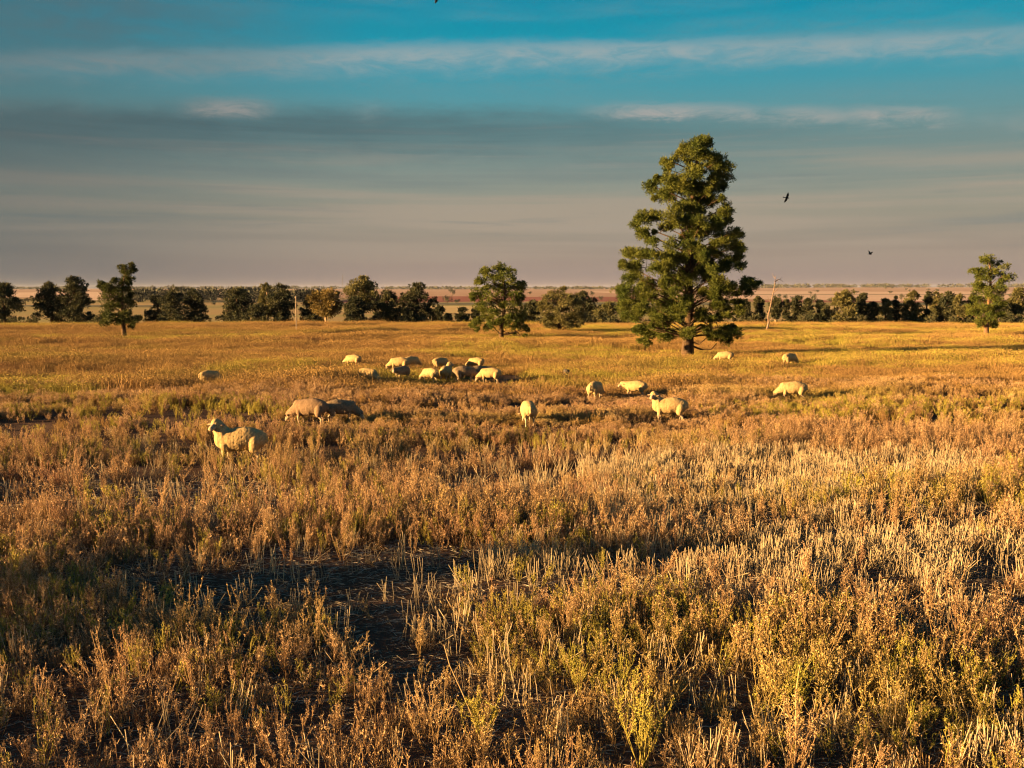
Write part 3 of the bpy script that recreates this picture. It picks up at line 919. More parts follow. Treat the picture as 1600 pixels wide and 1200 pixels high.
# radio mast and pale post
d = 1500.0
p = at_depth(535, 430, d)
z = float(terrain(p[0], d))
root = link('radio_mast', None, None, (p[0], d, z))
tag(root, 'thin grey radio mast rising above the far wood', 'mast')
hh = p[2] - z
b = MB()
for k in range(3):
    a = k * 2.094
    b.tube([(0.55 * math.cos(a), 0.55 * math.sin(a), 0), (0.3 * math.cos(a), 0.3 * math.sin(a), hh)], 0.09, 4)
for j in range(14):
    for k in range(3):
        a, c = k * 2.094, (k + 1) * 2.094
        b.tube([(0.5 * math.cos(a), 0.5 * math.sin(a), j * hh / 14), (0.5 * math.cos(c), 0.5 * math.sin(c), (j + 1) * hh / 14)], 0.06, 3)
link('lattice', b.mesh('lattice', M['mast']), root)
b = MB()
b.tube([(0, 0, hh), (0, 0, hh + 2.5)], 0.08, 4)
link('antenna', b.mesh('antenna', M['mast']), root)

d = 69.5
p = at_depth(463, 517, d)
b = MB()
b.tube([(0, 0, -0.2), (0.01, 0, 0.8), (0.0, 0, 1.7), (0.02, 0, 2.62)], (0.034, 0.033, 0.031, 0.029), 7)
o = link('timber_post', b.mesh('timber_post', M['post'], True), None, (p[0], d, float(terrain(p[0], d))))
tag(o, 'single thin pale post standing upright before the tree row', 'post')


# ------------------------------------------------------------------ sheep
def remeshed(name, balls, voxel, smooth_it, disp, seed, mat):
    """one continuous surface grown round tapered capsules"""
    b = MB()
    rs = np.random.default_rng(seed)

    def sphere(c, r):
        r = np.broadcast_to(np.asarray(r, float), (3,))
        nu, nv = 12, 8
        v = [(0, 0, 1)]
        for j in range(1, nv):
            for i in range(nu):
                th, ph = math.pi * j / nv, 2 * math.pi * i / nu
                v.append((math.sin(th) * math.cos(ph), math.sin(th) * math.sin(ph), math.cos(th)))
        v.append((0, 0, -1))
        f = []
        for i in range(nu):
            f.append((0, 1 + i, 1 + (i + 1) % nu))
            for j in range(nv - 2):
                a, c2 = 1 + j * nu + i, 1 + j * nu + (i + 1) % nu
                f += [(a, a + nu, c2 + nu), (a, c2 + nu, c2)]
            a, c2 = 1 + (nv - 2) * nu + i, 1 + (nv - 2) * nu + (i + 1) % nu
            f.append((a, len(v) - 1, c2))
        b.add(np.array(v) * r + np.asarray(c), f)
    for item in balls:
        if len(item) == 2:
            sphere(*item)
        else:
            p, q, ra, rb = item
            p, q = np.asarray(p, float), np.asarray(q, float)
            n = max(3, int(np.linalg.norm(q - p) / (0.45 * min(ra, rb))) + 1)
            for t in np.linspace(0, 1, n):
                sphere(p + (q - p) * t, ra + (rb - ra) * t)
    me = b.mesh(name, mat)
    o = bpy.data.objects.new('tmp', me)
    C.objects.link(o)
    md = o.modifiers.new('r', 'REMESH')
    md.mode = 'VOXEL'
    md.voxel_size = voxel
    md.use_smooth_shade = True
    ms = o.modifiers.new('s', 'SMOOTH')
    ms.factor = 0.5
    ms.iterations = smooth_it
    dg = bpy.context.evaluated_depsgraph_get()
    me2 = bpy.data.meshes.new_from_object(o.evaluated_get(dg))
    bpy.data.objects.remove(o)
    bpy.data.meshes.remove(me)
    if disp:
        n = len(me2.vertices)
        co = np.empty(n * 3, np.float32)
        no = np.empty(n * 3, np.float32)
        me2.vertices.foreach_get('co', co)
        me2.vertices.foreach_get('normal', no)
        co, no = co.reshape(-1, 3), no.reshape(-1, 3)
        k = vn3(co[:, 0] * 34 + co[:, 2] * 19 + 40, co[:, 1] * 34 + co[:, 2] * 27 + 40) - 0.5
        k2 = vn4(co[:, 0] * 7 + co[:, 1] * 6 + 40, co[:, 2] * 8 + 40) - 0.5
        co = co + no * (k * disp + k2 * disp * 0.35 + rs.normal(size=n) * disp * 0.12)[:, None]
        me2.vertices.foreach_set('co', co.astype(np.float32).ravel())
    me2.name = name
    me2.materials.clear()
    me2.materials.append(mat)
    me2.update()
    return me2


def sheep_proto(pose, seed, fleece_mat):
    """bare body, fleece, ears and eyes for one pose, facing +X, hooves at z = 0"""
    yaw = 0.0
    if pose == 'alert':
        n0, n1 = np.array((0.33, 0, 0.60)), np.array((0.45, 0, 0.83))
        hd, yaw = np.array((0.93, 0, -0.38)), R(66)
    elif pose == 'alert_right':
        n0, n1 = np.array((0.33, 0, 0.60)), np.array((0.45, 0, 0.83))
        hd, yaw = np.array((0.93, 0, -0.36)), R(-50)
    elif pose == 'level':
        n0, n1 = np.array((0.36, 0, 0.56)), np.array((0.60, 0, 0.60))
        hd, yaw = np.array((0.85, 0, -0.5)), R(35)
    elif pose == 'graze_side':
        n0, n1 = np.array((0.36, 0, 0.52)), np.array((0.56, 0.06, 0.30))
        hd, yaw = np.array((0.6, 0, -0.8)), R(35)
    else:
        n0, n1 = np.array((0.36, 0, 0.52)), np.array((0.61, 0, 0.30))
        hd, yaw = np.array((0.55, 0, -0.83)), 0.0
    hd = hd / np.linalg.norm(hd)
    cy, sy = math.cos(yaw), math.sin(yaw)
    hd = np.array((hd[0] * cy - hd[1] * sy, hd[0] * sy + hd[1] * cy, hd[2]))
    side = np.cross((0, 0, 1), hd)
    side /= np.linalg.norm(side)
    upv = np.cross(hd, side)
    skull = n1 + hd * 0.03
    muzzle = n1 + hd * 0.20
    body = [((-0.32, 0, 0.50), (0.30, 0, 0.49), 0.17, 0.16), (n0, n1, 0.11, 0.085),
            (skull, (0.092, 0.092, 0.092)), (skull, muzzle, 0.082, 0.054), (muzzle, (0.057, 0.057, 0.052)),
            (skull + upv * 0.02, n1 + hd * 0.10 + upv * 0.012, 0.055, 0.050)]
    for s in (-1, 1):
        j = 0.03 * s
        body += [((0.27 + j, 0.10 * s, 0.42), (0.285 + j, 0.10 * s, 0.25), 0.062, 0.036), ((0.285 + j, 0.10 * s, 0.25), (0.27 + j, 0.10 * s, 0.06), 0.033, 0.026), ((0.275 + j, 0.10 * s, 0.035), (0.30 + j, 0.10 * s, 0.022), 0.034, 0.026),
                 ((-0.31 - j, 0.11 * s, 0.46), (-0.25 - j, 0.12 * s, 0.30), 0.10, 0.06), ((-0.25 - j, 0.12 * s, 0.30), (-0.36 - j, 0.12 * s, 0.20), 0.05, 0.032), ((-0.36 - j, 0.12 * s, 0.20), (-0.34 - j, 0.12 * s, 0.05), 0.030, 0.026), ((-0.34 - j, 0.12 * s, 0.035), (-0.31 - j, 0.12 * s, 0.022), 0.034, 0.026)]
    bm = remeshed('body', body, 0.018, 4, 0.004, seed, M['skin'])
    fl = []
    for xx in np.linspace(-0.36, 0.34, 15):                     # barrel: full belly, level back
        t = (xx + 0.36) / 0.70
        rz = np.interp(t, (0, 0.25, 0.5, 0.75, 1), (0.195, 0.235, 0.25, 0.24, 0.20))
        ry = np.interp(t, (0, 0.25, 0.5, 0.75, 1), (0.185, 0.215, 0.228, 0.215, 0.17))
        fl.append(((xx, 0, 0.772 - rz - 0.055 * max(0, 0.35 - t) / 0.35 - 0.05 * max(0, t - 0.6) / 0.4 + 0.012 * math.sin(t * 7)), (0.17, ry, rz)))
    fl += [(n0 - np.array((0.03, 0, 0.02)), n0 + (n1 - n0) * 0.9, 0.18, 0.128), ((-0.50, 0, 0.60), (-0.535, 0, 0.46), 0.05, 0.035)]
    for s in (-1, 1):
        fl += [((-0.32, 0.11 * s, 0.48), (-0.29, 0.125 * s, 0.33), 0.135, 0.09), ((0.28, 0.10 * s, 0.44), (0.285, 0.10 * s, 0.30), 0.10, 0.062)]
    fl += [(skull + upv * 0.035 - hd * 0.025, (0.098, 0.098, 0.088))]
    fm = remeshed('fleece', fl, 0.015, 6, 0.008, seed + 1, fleece_mat)
    parts = [('fleece', fm)]
    for s in (-1, 1):
        b = MB()
        a = skull + side * s * 0.075 + upv * 0.02
        tip = a + side * s * 0.15 - upv * 0.025 - hd * 0.02
        mid = (a + tip) / 2
        wv = hd * 0.045
        th = upv * 0.012
        q = [a + wv * 0.4, a - wv * 0.4, mid - wv, mid + wv, tip, mid + th, mid - th, a + th, a - th]
        b.add(q, [(0, 7, 5), (0, 5, 3), (7, 1, 2), (7, 2, 5), (3, 5, 4), (5, 2, 4), (0, 6, 8), (0, 3, 6), (8, 2, 1), (8, 6, 2), (3, 4, 6), (6, 4, 2)])
        parts.append(('ear', b.mesh('ear', M['ear'], True)))
    for s in (-1, 1):
        b = MB()
        c = n1 + hd * 0.095 + side * s * 0.066 + upv * 0.030
        b.tube([c - hd * 0.012, c, c + hd * 0.012], (0.006, 0.013, 0.006), 6)
        parts.append(('eye', b.mesh('eye', M['eye'], True)))
    return bm, parts


PROTO = {}
for k, (pose, mt) in enumerate((('graze', 'fleece'), ('graze_side', 'fleece'), ('alert', 'fleece'), ('alert_right', 'fleece'), ('level', 'fleece'), ('graze', 'fleece_dark'), ('level', 'fleece_dark'), ('graze', 'fleece_tan'))):
    PROTO[(pose, mt)] = sheep_proto(pose, 60 + 3 * k, M[mt])

SHEEP = [
    # centre x, y of back, back height m, heading deg, pose, fleece, size, label
    (374, 667, 0.77, 184, 'alert', 'fleece', 1.00, 'nearest sheep, standing side on with head raised, lower belly sunlit'),
    (484, 623, 0.75, 168, 'graze', 'fleece_tan', 1.08, 'pinkish cream sheep grazing head down, touching a darker sheep at its rump'),
    (532, 625, 0.74, 14, 'graze', 'fleece_dark', 0.95, 'dark shaded sheep close behind the pinkish grazing one'),
    (327, 580, 0.74, 48, 'graze', 'fleece', 1.00, 'lone round-backed sheep grazing farthest out on the photo\'s left side'),
    (574, 576, 0.75, -30, 'graze_side', 'fleece', 1.05, 'bright cream sheep with lowered head to the right, left end of the flock'),
    (552, 557, 0.74, 160, 'graze', 'fleece', 0.95, 'small far sheep at the top left of the flock, only its back showing'),
    (628, 572, 0.74, -125, 'level', 'fleece_dark', 0.98, 'mottled brown sheep facing the camera, below the pair of far grazers'),
    (624, 559, 0.75, 172, 'graze', 'fleece', 1.05, 'grey-cream sheep grazing towards the left, front one of the far pair'),
    (643, 558, 0.74, 40, 'graze', 'fleece', 0.92, 'sheep half hidden behind the grey-cream far grazer'),
    (672, 575, 0.74, 140, 'graze_side', 'fleece', 0.95, 'sunlit cream sheep at the left end of the tight huddle'),
    (688, 559, 0.74, 35, 'graze', 'fleece', 0.92, 'far sheep with sunlit left side, just above the huddle'),
    (697, 571, 0.76, 72, 'alert_right', 'fleece', 1.00, 'white-headed sheep looking up over the huddle, pale rump to camera'),
    (726, 571, 0.76, 12, 'graze', 'fleece_dark', 1.08, 'dark shaded sheep side on in the middle of the huddle'),
    (750, 571, 0.75, 22, 'level', 'fleece_dark', 0.95, 'grey sheep behind the dark one, raised back at the right of the huddle'),
    (766, 574, 0.74, 163, 'graze', 'fleece', 1.02, 'long orange-cream sheep grazing to the left, right end of the huddle'),
    (744, 558, 0.74, 158, 'graze', 'fleece', 0.92, 'small far sheep above the right end of the huddle'),
    (825, 623, 0.76, 98, 'graze', 'fleece', 1.02, 'round golden sheep seen from behind, alone in the middle of the field'),
    (930, 593, 0.75, 62, 'graze', 'fleece', 1.04, 'sheep seen from behind with bright left flank and grey right flank'),
    (993, 592, 0.74, 158, 'level', 'fleece', 0.95, 'sheep with pale face turned to the camera, left of the tall white-headed one'),
    (1046, 618, 0.77, 172, 'alert', 'fleece', 1.06, 'white-headed sheep standing alert with raised head, below the big cypress pine'),
    (1133, 551, 0.70, 165, 'graze', 'fleece', 0.95, 'tiny pale sheep nearest the trunk of the big cypress pine'),
    (1234, 554, 0.74, 35, 'graze', 'fleece', 1.00, 'far sheep right of the big cypress pine, right side in shade'),
    (1239, 593, 0.75, 172, 'graze', 'fleece', 1.08, 'cream sheep grazing to the left, the one closest to the photo\'s right edge'),
]
SHEEP_XY = []
for (px, py, hb, head, pose, mt, s, lb) in SHEEP:
    s = s * (0.90 if py > 650 else (0.77 if py > 600 else 0.70))
    r = ray(px, py)
    t = (hb * s - H) / r[2]
    x, y = r[0] * t, r[1] * t
    SHEEP_XY.append((x, y, R(head)))
    bm, parts = PROTO[(pose, mt)]
    o = link('sheep', bm, None, (x, y, float(terrain(x, y)) - 0.005))
    o.rotation_euler = (0, 0, R(head))
    o.scale = (s, s, s)
    tag(o, lb, 'sheep', 'flock of sheep grazing in the paddock')
    for nm, me in parts:
        link(nm, me, o)

# dark stump in the grass
p = ground(885, 592)
b = MB()
rs = np.random.default_rng(8)
ring = []
for j, (zz, rr) in enumerate(((-0.05, 0.22), (0.12, 0.17), (0.34, 0.155), (0.50, 0.15), (0.56, 0.11))):
    a = np.arange(10) / 10 * 2 * np.pi
    k = rr * (1 + rs.normal(size=10) * 0.10)
    ring.append(np.stack([np.cos(a) * k, np.sin(a) * k, zz + rs.normal(size=10) * 0.025], 1))
v = np.vstack(ring + [np.array([[0, 0, 0.5]])])
f = []
for j in range(4):
    for k in range(10):
        a, c = j * 10 + k, j * 10 + (k + 1) % 10
        f += [(a, c, c + 10), (a, c + 10, a + 10)]
for k in range(10):
    f.append((40 + k, 40 + (k + 1) % 10, 50))
b.add(v, f)
o = link('tree_stump', b.mesh('tree_stump', M['stump']), None, (p[0], p[1], float(terrain(p[0], p[1]))))
o.scale = (0.7, 0.7, 0.62)
tag(o, 'small dark lump of a stump in the grass right of the huddle of sheep', 'stump')


# ------------------------------------------------------------------ birds
def bird(px, py, d, span, rot, flap, label):
    p = at_depth(px, py, d)
    root = link('bird', None, None, p)
    root.rotation_euler = rot
    tag(root, label, 'bird', 'dark birds flying over the paddock')
    s = span
    b = MB()
    b.tube([(0.26 * s, 0, 0), (0.22 * s, 0, 0.01 * s), (0.1 * s, 0, 0), (-0.08 * s, 0, 0), (-0.18 * s, 0, 0)], np.array((0.012, 0.04, 0.062, 0.05, 0.02)) * s, 8)
    link('body', b.mesh('body', M['feather'], True), root)
    for sg in (-1, 1):
        b = MB()
        z1, z2 = flap * 0.25 * s, flap * 0.38 * s
        q = [(0.12 * s, 0.03 * s * sg, 0), (-0.07 * s, 0.03 * s * sg, 0), (0.15 * s, 0.25 * s * sg, z1), (-0.08 * s, 0.24 * s * sg, z1), (0.02 * s, 0.5 * s * sg, z2), (-0.05 * s, 0.44 * s * sg, z2)]
        lo = [(x, y, z - 0.012 * s) for x, y, z in q]
        tri = [(0, 1, 3), (0, 3, 2), (2, 3, 5), (2, 5, 4)]
        b.add(q + lo, tri + [(a + 6, c + 6, bb + 6) for a, bb, c in tri] + [(0, 2, 6), (2, 8, 6), (2, 4, 8), (4, 10, 8), (1, 7, 3), (3, 7, 9), (3, 9, 5), (5, 9, 11), (4, 5, 10), (5, 11, 10)])
        link('wing', b.mesh('wing', M['feather']), root)
    b = MB()
    q = [(-0.14 * s, -0.025 * s, 0), (-0.14 * s, 0.025 * s, 0), (-0.34 * s, 0.055 * s, 0), (-0.34 * s, -0.055 * s, 0)]
    lo = [(x, y, z - 0.01 * s) for x, y, z in q]
    b.add(q + lo, [(0, 1, 2), (0, 2, 3), (4, 6, 5), (4, 7, 6), (0, 3, 7), (0, 7, 4), (1, 5, 6), (1, 6, 2), (2, 6, 7), (2, 7, 3)])
    link('tail', b.mesh('tail', M['feather']), root)


bird(1229, 309, 45, 0.50, (R(-62), R(8), R(10)), 0.15, 'dark bird banking with spread wings right of the big cypress pine')
bird(1359, 397, 48, 0.42, (R(12), R(8), R(12)), 0.9, 'small dark bird low over the horizon between the cypress pines')
bird(682, -3, 40, 0.48, (R(-15), R(0), R(20)), -0.5, 'dark bird cut off by the top edge of the photo')


# ------------------------------------------------------------------ plants of the field
def weed_proto(seed, hgt, stems, spread, seeds_per, greenish=False, bits=1.0, gold=False):
    """branching dry weed: stalks curving up from one root, knobbly seed heads on the tips"""
    rs = np.random.default_rng(seed)
    st, sd = MB(), MB()
    for i in range(stems):
        a = rs.uniform(0, 2 * math.pi)
        h = hgt * rs.uniform(0.45, 1.0)
        out = spread * rs.uniform(0.15, 1.1)
        p0 = np.array((rs.normal() * 0.02, rs.normal() * 0.02, -0.02))
        p2 = np.array((math.cos(a) * out, math.sin(a) * out, h))
        p1 = np.array((math.cos(a) * out * 0.65, math.sin(a) * out * 0.65, h * 0.40)) + rs.normal(size=3) * 0.03
        pts = bez(p0, p1, p2, 6)
        st.tube(pts, np.linspace(0.0044, 0.0020, 6) * (0.8 + 0.2 * bits), 3)
        tips = [(pts, 0.62, 1.3)]
        for j in range(rs.integers(3, 7)):                       # side shoots
            k = rs.uniform(0.3, 0.92)
            s0 = np.array([np.interp(k, np.linspace(0, 1, 6), pts[:, c]) for c in range(3)])
            a2 = a + rs.normal() * 1.6
            ln = hgt * rs.uniform(0.10, 0.30)
            e = s0 + np.array((math.cos(a2) * ln * 0.42, math.sin(a2) * ln * 0.42, ln * 0.9))
            q = bez(s0, s0 + (e - s0) * np.array((0.75, 0.75, 0.35)), e, 3)
            st.tube(q, np.linspace(0.0030, 0.0016, 3) * (0.8 + 0.2 * bits), 3)
            tips.append((q, 0.30, 1.0))
        for q, t0, wgt in tips:
            n = max(3, int(seeds_per * wgt))
            tt = rs.uniform(t0, 1.0, n)
            idx = np.linspace(0, 1, len(q))
            p = np.stack([np.interp(tt, idx, q[:, c]) for c in range(3)], 1) + rs.normal(size=(n, 3)) * 0.005
            d = rs.normal(size=(n, 3)) * 0.8 + np.array((0, 0, 0.7))
            sd.shards(p, d, rs.uniform(0.012, 0.030, n) * bits, rs.uniform(0.0038, 0.0075, n) * bits, rs)
    ms, ml = (M['green_stem'], M['green_leaf']) if greenish else ((M['gold_stem'], M['gold_seed']) if gold else (M['weed_stem'], M['weed_seed']))
    return st, sd, ms, ml


def grass_proto(seed, hgt, n, spread):
    """tussock of thin dry grass"""
    rs = np.random.default_rng(seed)
    st, sd = MB(), MB()
    p = np.stack([rs.normal(size=n) * spread, rs.normal(size=n) * spread, np.full(n, -0.02)], 1)
    d = rs.normal(size=(n, 3)) * 0.28 + np.array((0, 0, 1.0))
    ln = rs.uniform(0.5, 1.0, n) * hgt
    st.shards(p, d, ln, rs.uniform(0.004, 0.007, n), rs)
    dn = d / np.linalg.norm(d, axis=1)[:, None]
    m = n // 2
    sd.shards(p[:m] + dn[:m] * ln[:m, None] * 0.8, d[:m], rs.uniform(0.03, 0.06, m), rs.uniform(0.006, 0.010, m), rs)
    return st, sd, M['weed_stem'], M['weed_seed']


def joined(name, protos):
    """several plants merged into one proto mesh (for scattering)"""
    b = MB()
    mats = []
    for (st, sd, ms, ml), off, sc_, rot in protos:
        for src, mt in ((st, ms), (sd, ml)):
            if mt not in mats:
                mats.append(mt)
            v = np.vstack(src.v) * sc_
            c, s = math.cos(rot), math.sin(rot)
            v = np.stack([v[:, 0] * c - v[:, 1] * s + off[0], v[:, 0] * s + v[:, 1] * c + off[1], v[:, 2]], 1)
            b.add(v, np.vstack(src.f), mats.index(mt))
    return b.mesh(name, mats)


def stubble_mb(seed, n, h, spread):
    rs = np.random.default_rng(seed)
    b = MB()
    lean = rs.normal(size=2) * 0.10
    for i in range(n):
        p = np.array((rs.normal() * spread, rs.normal() * 0.025, -0.02))
        hh = h * rs.uniform(0.75, 1.08)
        bend = 0.03 if rs.random() < 0.8 else 0.13
        e = p + np.array((lean[0] * hh + rs.normal() * bend, lean[1] * hh + rs.normal() * bend, hh * (1 if bend < 0.1 else 0.8)))
        b.tube([p, (p + e) / 2 + rs.normal(size=3) * 0.004, e], (0.0033, 0.0031, 0.0028), 4)
    return b


def scatter(name, protos, pts, rot, scl, idx, label, cat):
    """uncountable ground cover: one object whose points carry copies of the given meshes"""
    col = bpy.data.collections.new(name + '_sources')
    for i, me in enumerate(protos):
        o = bpy.data.objects.new('%s_source_%02d' % (name, i), me)
        col.objects.link(o)
    me = bpy.data.meshes.new(name)
    me.vertices.add(len(pts))
    me.vertices.foreach_set('co', np.asarray(pts, np.float32).ravel())
    for an, typ, key, arr in (('rot', 'FLOAT_VECTOR', 'vector', rot), ('scl', 'FLOAT_VECTOR', 'vector', scl)):
        at = me.attributes.new(an, typ, 'POINT')
        at.data.foreach_set(key, np.asarray(arr, np.float32).ravel())
    at = me.attributes.new('idx', 'INT', 'POINT')
    at.data.foreach_set('value', np.asarray(idx, np.int32))
    me.update()
    o = link(name, me)
    tag(o, label, cat, None, 'stuff')
    ng = bpy.data.node_groups.new(name, 'GeometryNodeTree')
    ng.interface.new_socket('Geometry', in_out='INPUT', socket_type='NodeSocketGeometry')
    ng.interface.new_socket('Geometry', in_out='OUTPUT', socket_type='NodeSocketGeometry')
    nd = ng.nodes
    gi, go = nd.new('NodeGroupInput'), nd.new('NodeGroupOutput')
    ci = nd.new('GeometryNodeCollectionInfo')
    ci.inputs[0].default_value = col
    ci.inputs['Separate Children'].default_value = True
    ci.inputs['Reset Children'].default_value = True
    ip = nd.new('GeometryNodeInstanceOnPoints')
    ip.inputs['Pick Instance'].default_value = True

    def attr(nm, typ):
        a = nd.new('GeometryNodeInputNamedAttribute')
        a.data_type = typ
        a.inputs['Name'].default_value = nm
        return a.outputs['Attribute']
    ng.links.new(gi.outputs[0], ip.inputs['Points'])
    ng.links.new(ci.outputs[0], ip.inputs['Instance'])
    ng.links.new(attr('idx', 'INT'), ip.inputs['Instance Index'])
    e2r = nd.new('FunctionNodeEulerToRotation')
    ng.links.new(attr('rot', 'FLOAT_VECTOR'), e2r.inputs[0])
    ng.links.new(e2r.outputs[0], ip.inputs['Rotation'])
    ng.links.new(attr('scl', 'FLOAT_VECTOR'), ip.inputs['Scale'])
    ng.links.new(ip.outputs[0], go.inputs[0])
    md = o.modifiers.new('scatter', 'NODES')
    md.node_group = ng
    return o


# bare and stubbly patches, given as ellipses on the ground
BARE_PX = [(530, 945, 270, 62), (645, 1030, 110, 85), (840, 1105, 95, 30), (1115, 1110, 55, 50), (1470, 905, 150, 26), (1010, 930, 80, 22), (800, 940, 120, 32), (180, 745, 190, 9), (640, 875, 120, 18)]
STUB_PX = [(1240, 810, 380, 90, 1.0), (830, 905, 90, 22, 1.0), (1440, 880, 200, 45, 0.8), (1180, 900, 140, 40, 0.7), (1250, 735, 380, 26, 1.0), (1010, 740, 130, 22, 0.8), (700, 1000, 60, 30, 0.7), (40, 1180, 60, 50, 0.9), (1150, 960, 90, 30, 0.5), (1480, 1010, 130, 50, 0.45), (1560, 1180, 60, 40, 0.5)]


def ell(px, py, e):
    return ((px - e[0]) / e[2]) ** 2 + ((py - e[1]) / e[3]) ** 2


def weed_density(x, y):
    px, py = to_pix(x, y)
    d = np.ones_like(x)
    for e in BARE_PX:
        d *= 0.06 + 0.94 * smooth(0.45, 1.2, ell(px, py, e) + (vn3(x * 1.5 + 70, y * 1.5 + 70) - 0.5) * 0.9)
    for e in STUB_PX:
        d *= 1 - 0.66 * e[4] * smooth(1.2, 0.5, ell(px, py, e) + (vn2(x * 0.9 + 70, y * 0.9 + 70) - 0.5) * 0.8)
    # long thin gaps lying across the field
    g = vn1(x / 6 + 90, y / 1.5 + 90) * 0.6 + vn2(x / 2.2 + 90, y / 0.8 + 90) * 0.4
    d *= np.maximum(0.10 + 0.90 * smooth(0.33, 0.55, g), 0.6 * smooth(10.0, 8.6, y))
    d = np.maximum(d, 0.55 * smooth(9.4, 8.2, y) * smooth(0.15, 0.4, d))
    for (sx, sy, sh) in SHEEP_XY[:1]:
        d *= 0.3 + 0.7 * smooth(0.6, 1.1, np.hypot(x - sx, (y - sy + 0.75) * 0.62))
    return d


def frustum_points(n, y0, y1, rng, margin=1.5):
    u = rng.random(n)
    y = np.sqrt(y0 ** 2 + u * (y1 ** 2 - y0 ** 2))
    x = rng.uniform(-1, 1, n) * (0.535 * y + margin)
    return x, y


rng = np.random.default_rng(77)
near_protos = []
for k in range(16):
    if k in (5, 10, 14):
        near_protos.append(grass_proto(200 + k, rng.uniform(0.24, 0.36), 70, 0.07))
    else:
        near_protos.append(weed_proto(200 + k, rng.uniform(0.30, 0.58), int(rng.integers(3, 8)), rng.uniform(0.08, 0.24), 7, greenish=(k in (3, 9, 12))))
near_meshes = [joined('weed', [(p, (0, 0), 1.0, 0.0)]) for p in near_protos]


def hscale(x, y):
    return (0.50 + 0.62 * vn4(x / 3.0 + 30, y / 1.6 + 30) + 0.25 * vn3(x / 0.7 + 30, y / 0.7 + 30)) * (1.0 - 0.2 * smooth(13, 26, y))


# near weeds: the largest ones stand as plants of their own, the rest are cover
x, y = frustum_points(18500, 4.5, 21.0, rng, 2.0)
keep = rng.random(len(x)) < weed_density(x, y)
x, y = x[keep], y[keep]
z = terrain(x, y)
s = hscale(x, y) * rng.uniform(0.75, 1.2, len(x))
rotz = rng.uniform(0, 2 * np.pi, len(x))
tilt = rng.normal(size=(len(x), 2)) * np.where(rng.random(len(x)) < 0.15, 0.45, 0.14)[:, None]
gp = vn2(x / 4 + 11, y / 3 + 17)
idx = rng.integers(0, 16, len(x))
swap = np.isin(idx, (3, 9, 12)) & (gp < 0.36)
idx[swap] = (idx[swap] + 1) % 16
more = (gp > 0.60) & (x > -0.5) & (rng.random(len(x)) < 0.25)
idx[more] = rng.choice((3, 9, 12), more.sum())
px, py = to_pix(x, y, s * 0.3)
seen = (px > 10) & (px < 1590) & (py < 1185)
order = np.argsort(np.where(seen, y, 1e9))
solo = np.zeros(len(x), bool)
solo[order[:260]] = True
parts_cache = {}
for i in order[:260]:
    k = int(idx[i])
    st, sd, ms, ml = near_protos[k]
    if k not in parts_cache:
        parts_cache[k] = (st.mesh('stalks', ms), sd.mesh('seed_heads', ml))
    o = link('weed_plant', None, None, (x[i], y[i], z[i]))
    o.rotation_euler = (tilt[i, 0], tilt[i, 1], rotz[i])
    o.scale = (s[i],) * 3
    look = 'yellow-green' if k in (3, 9, 12) else ('thin-bladed tufted' if k in (5, 10, 14) else 'brown branching')
    where = 'left third' if px[i] < 533 else ('middle third' if px[i] < 1066 else 'right third')
    tag(o, '%s dry weed along the bottom edge, in the %s of the photo' % (look, where), 'weed', 'weeds standing closest to the camera')
    link('stalk', parts_cache[k][0], o)['kind'] = 'stuff'
    link('seed_head', parts_cache[k][1], o)['kind'] = 'stuff'
c = ~solo
scatter('weeds_near', near_meshes, np.stack([x[c], y[c], z[c]], 1), np.stack([tilt[c, 0], tilt[c, 1], rotz[c]], 1), np.repeat(s[c][:, None], 3, 1), idx[c],
        'dense dry weeds covering the nearer half of the field', 'weeds')

# middle and far weeds: patches of several plants
mid_protos = []
for k in range(10):
    rs = np.random.default_rng(300 + k)
    ps = [(weed_proto(320 + 10 * k + j, rs.uniform(0.30, 0.44), int(rs.integers(4, 7)), rs.uniform(0.10, 0.20), 8, greenish=(k % 4 == 1), bits=1.15, gold=(k % 4 == 3)), rs.normal(size=2) * 0.18, rs.uniform(0.8, 1.15), rs.uniform(0, 6)) for j in range(4)]
    mid_protos.append(joined('weed_patch', ps))
far_protos = []
for k in range(8):
    rs = np.random.default_rng(500 + k)
    b = MB()
    n = 520
    p = np.stack([rs.normal(size=n) * 0.38, rs.normal(size=n) * 0.38, np.zeros(n) - 0.02], 1)
    d = rs.normal(size=(n, 3)) * 0.22 + np.array((0, 0, 1.0))
    b.shards(p, d, rs.uniform(0.15, 0.40, n), rs.uniform(0.010, 0.022, n), rs, 0)
    q = (p + d * rs.uniform(0.2, 0.36, (n, 1)))
    b.shards(q, rs.normal(size=(n, 3)) + np.array((0, 0, 0.5)), rs.uniform(0.03, 0.08, n), rs.uniform(0.008, 0.016, n), rs, 1)
    far_protos.append(b.mesh('grass_patch', [M['green_stem'], M['green_leaf']] if k % 4 == 1 else [M['gold_stem'], M['gold_seed']]))


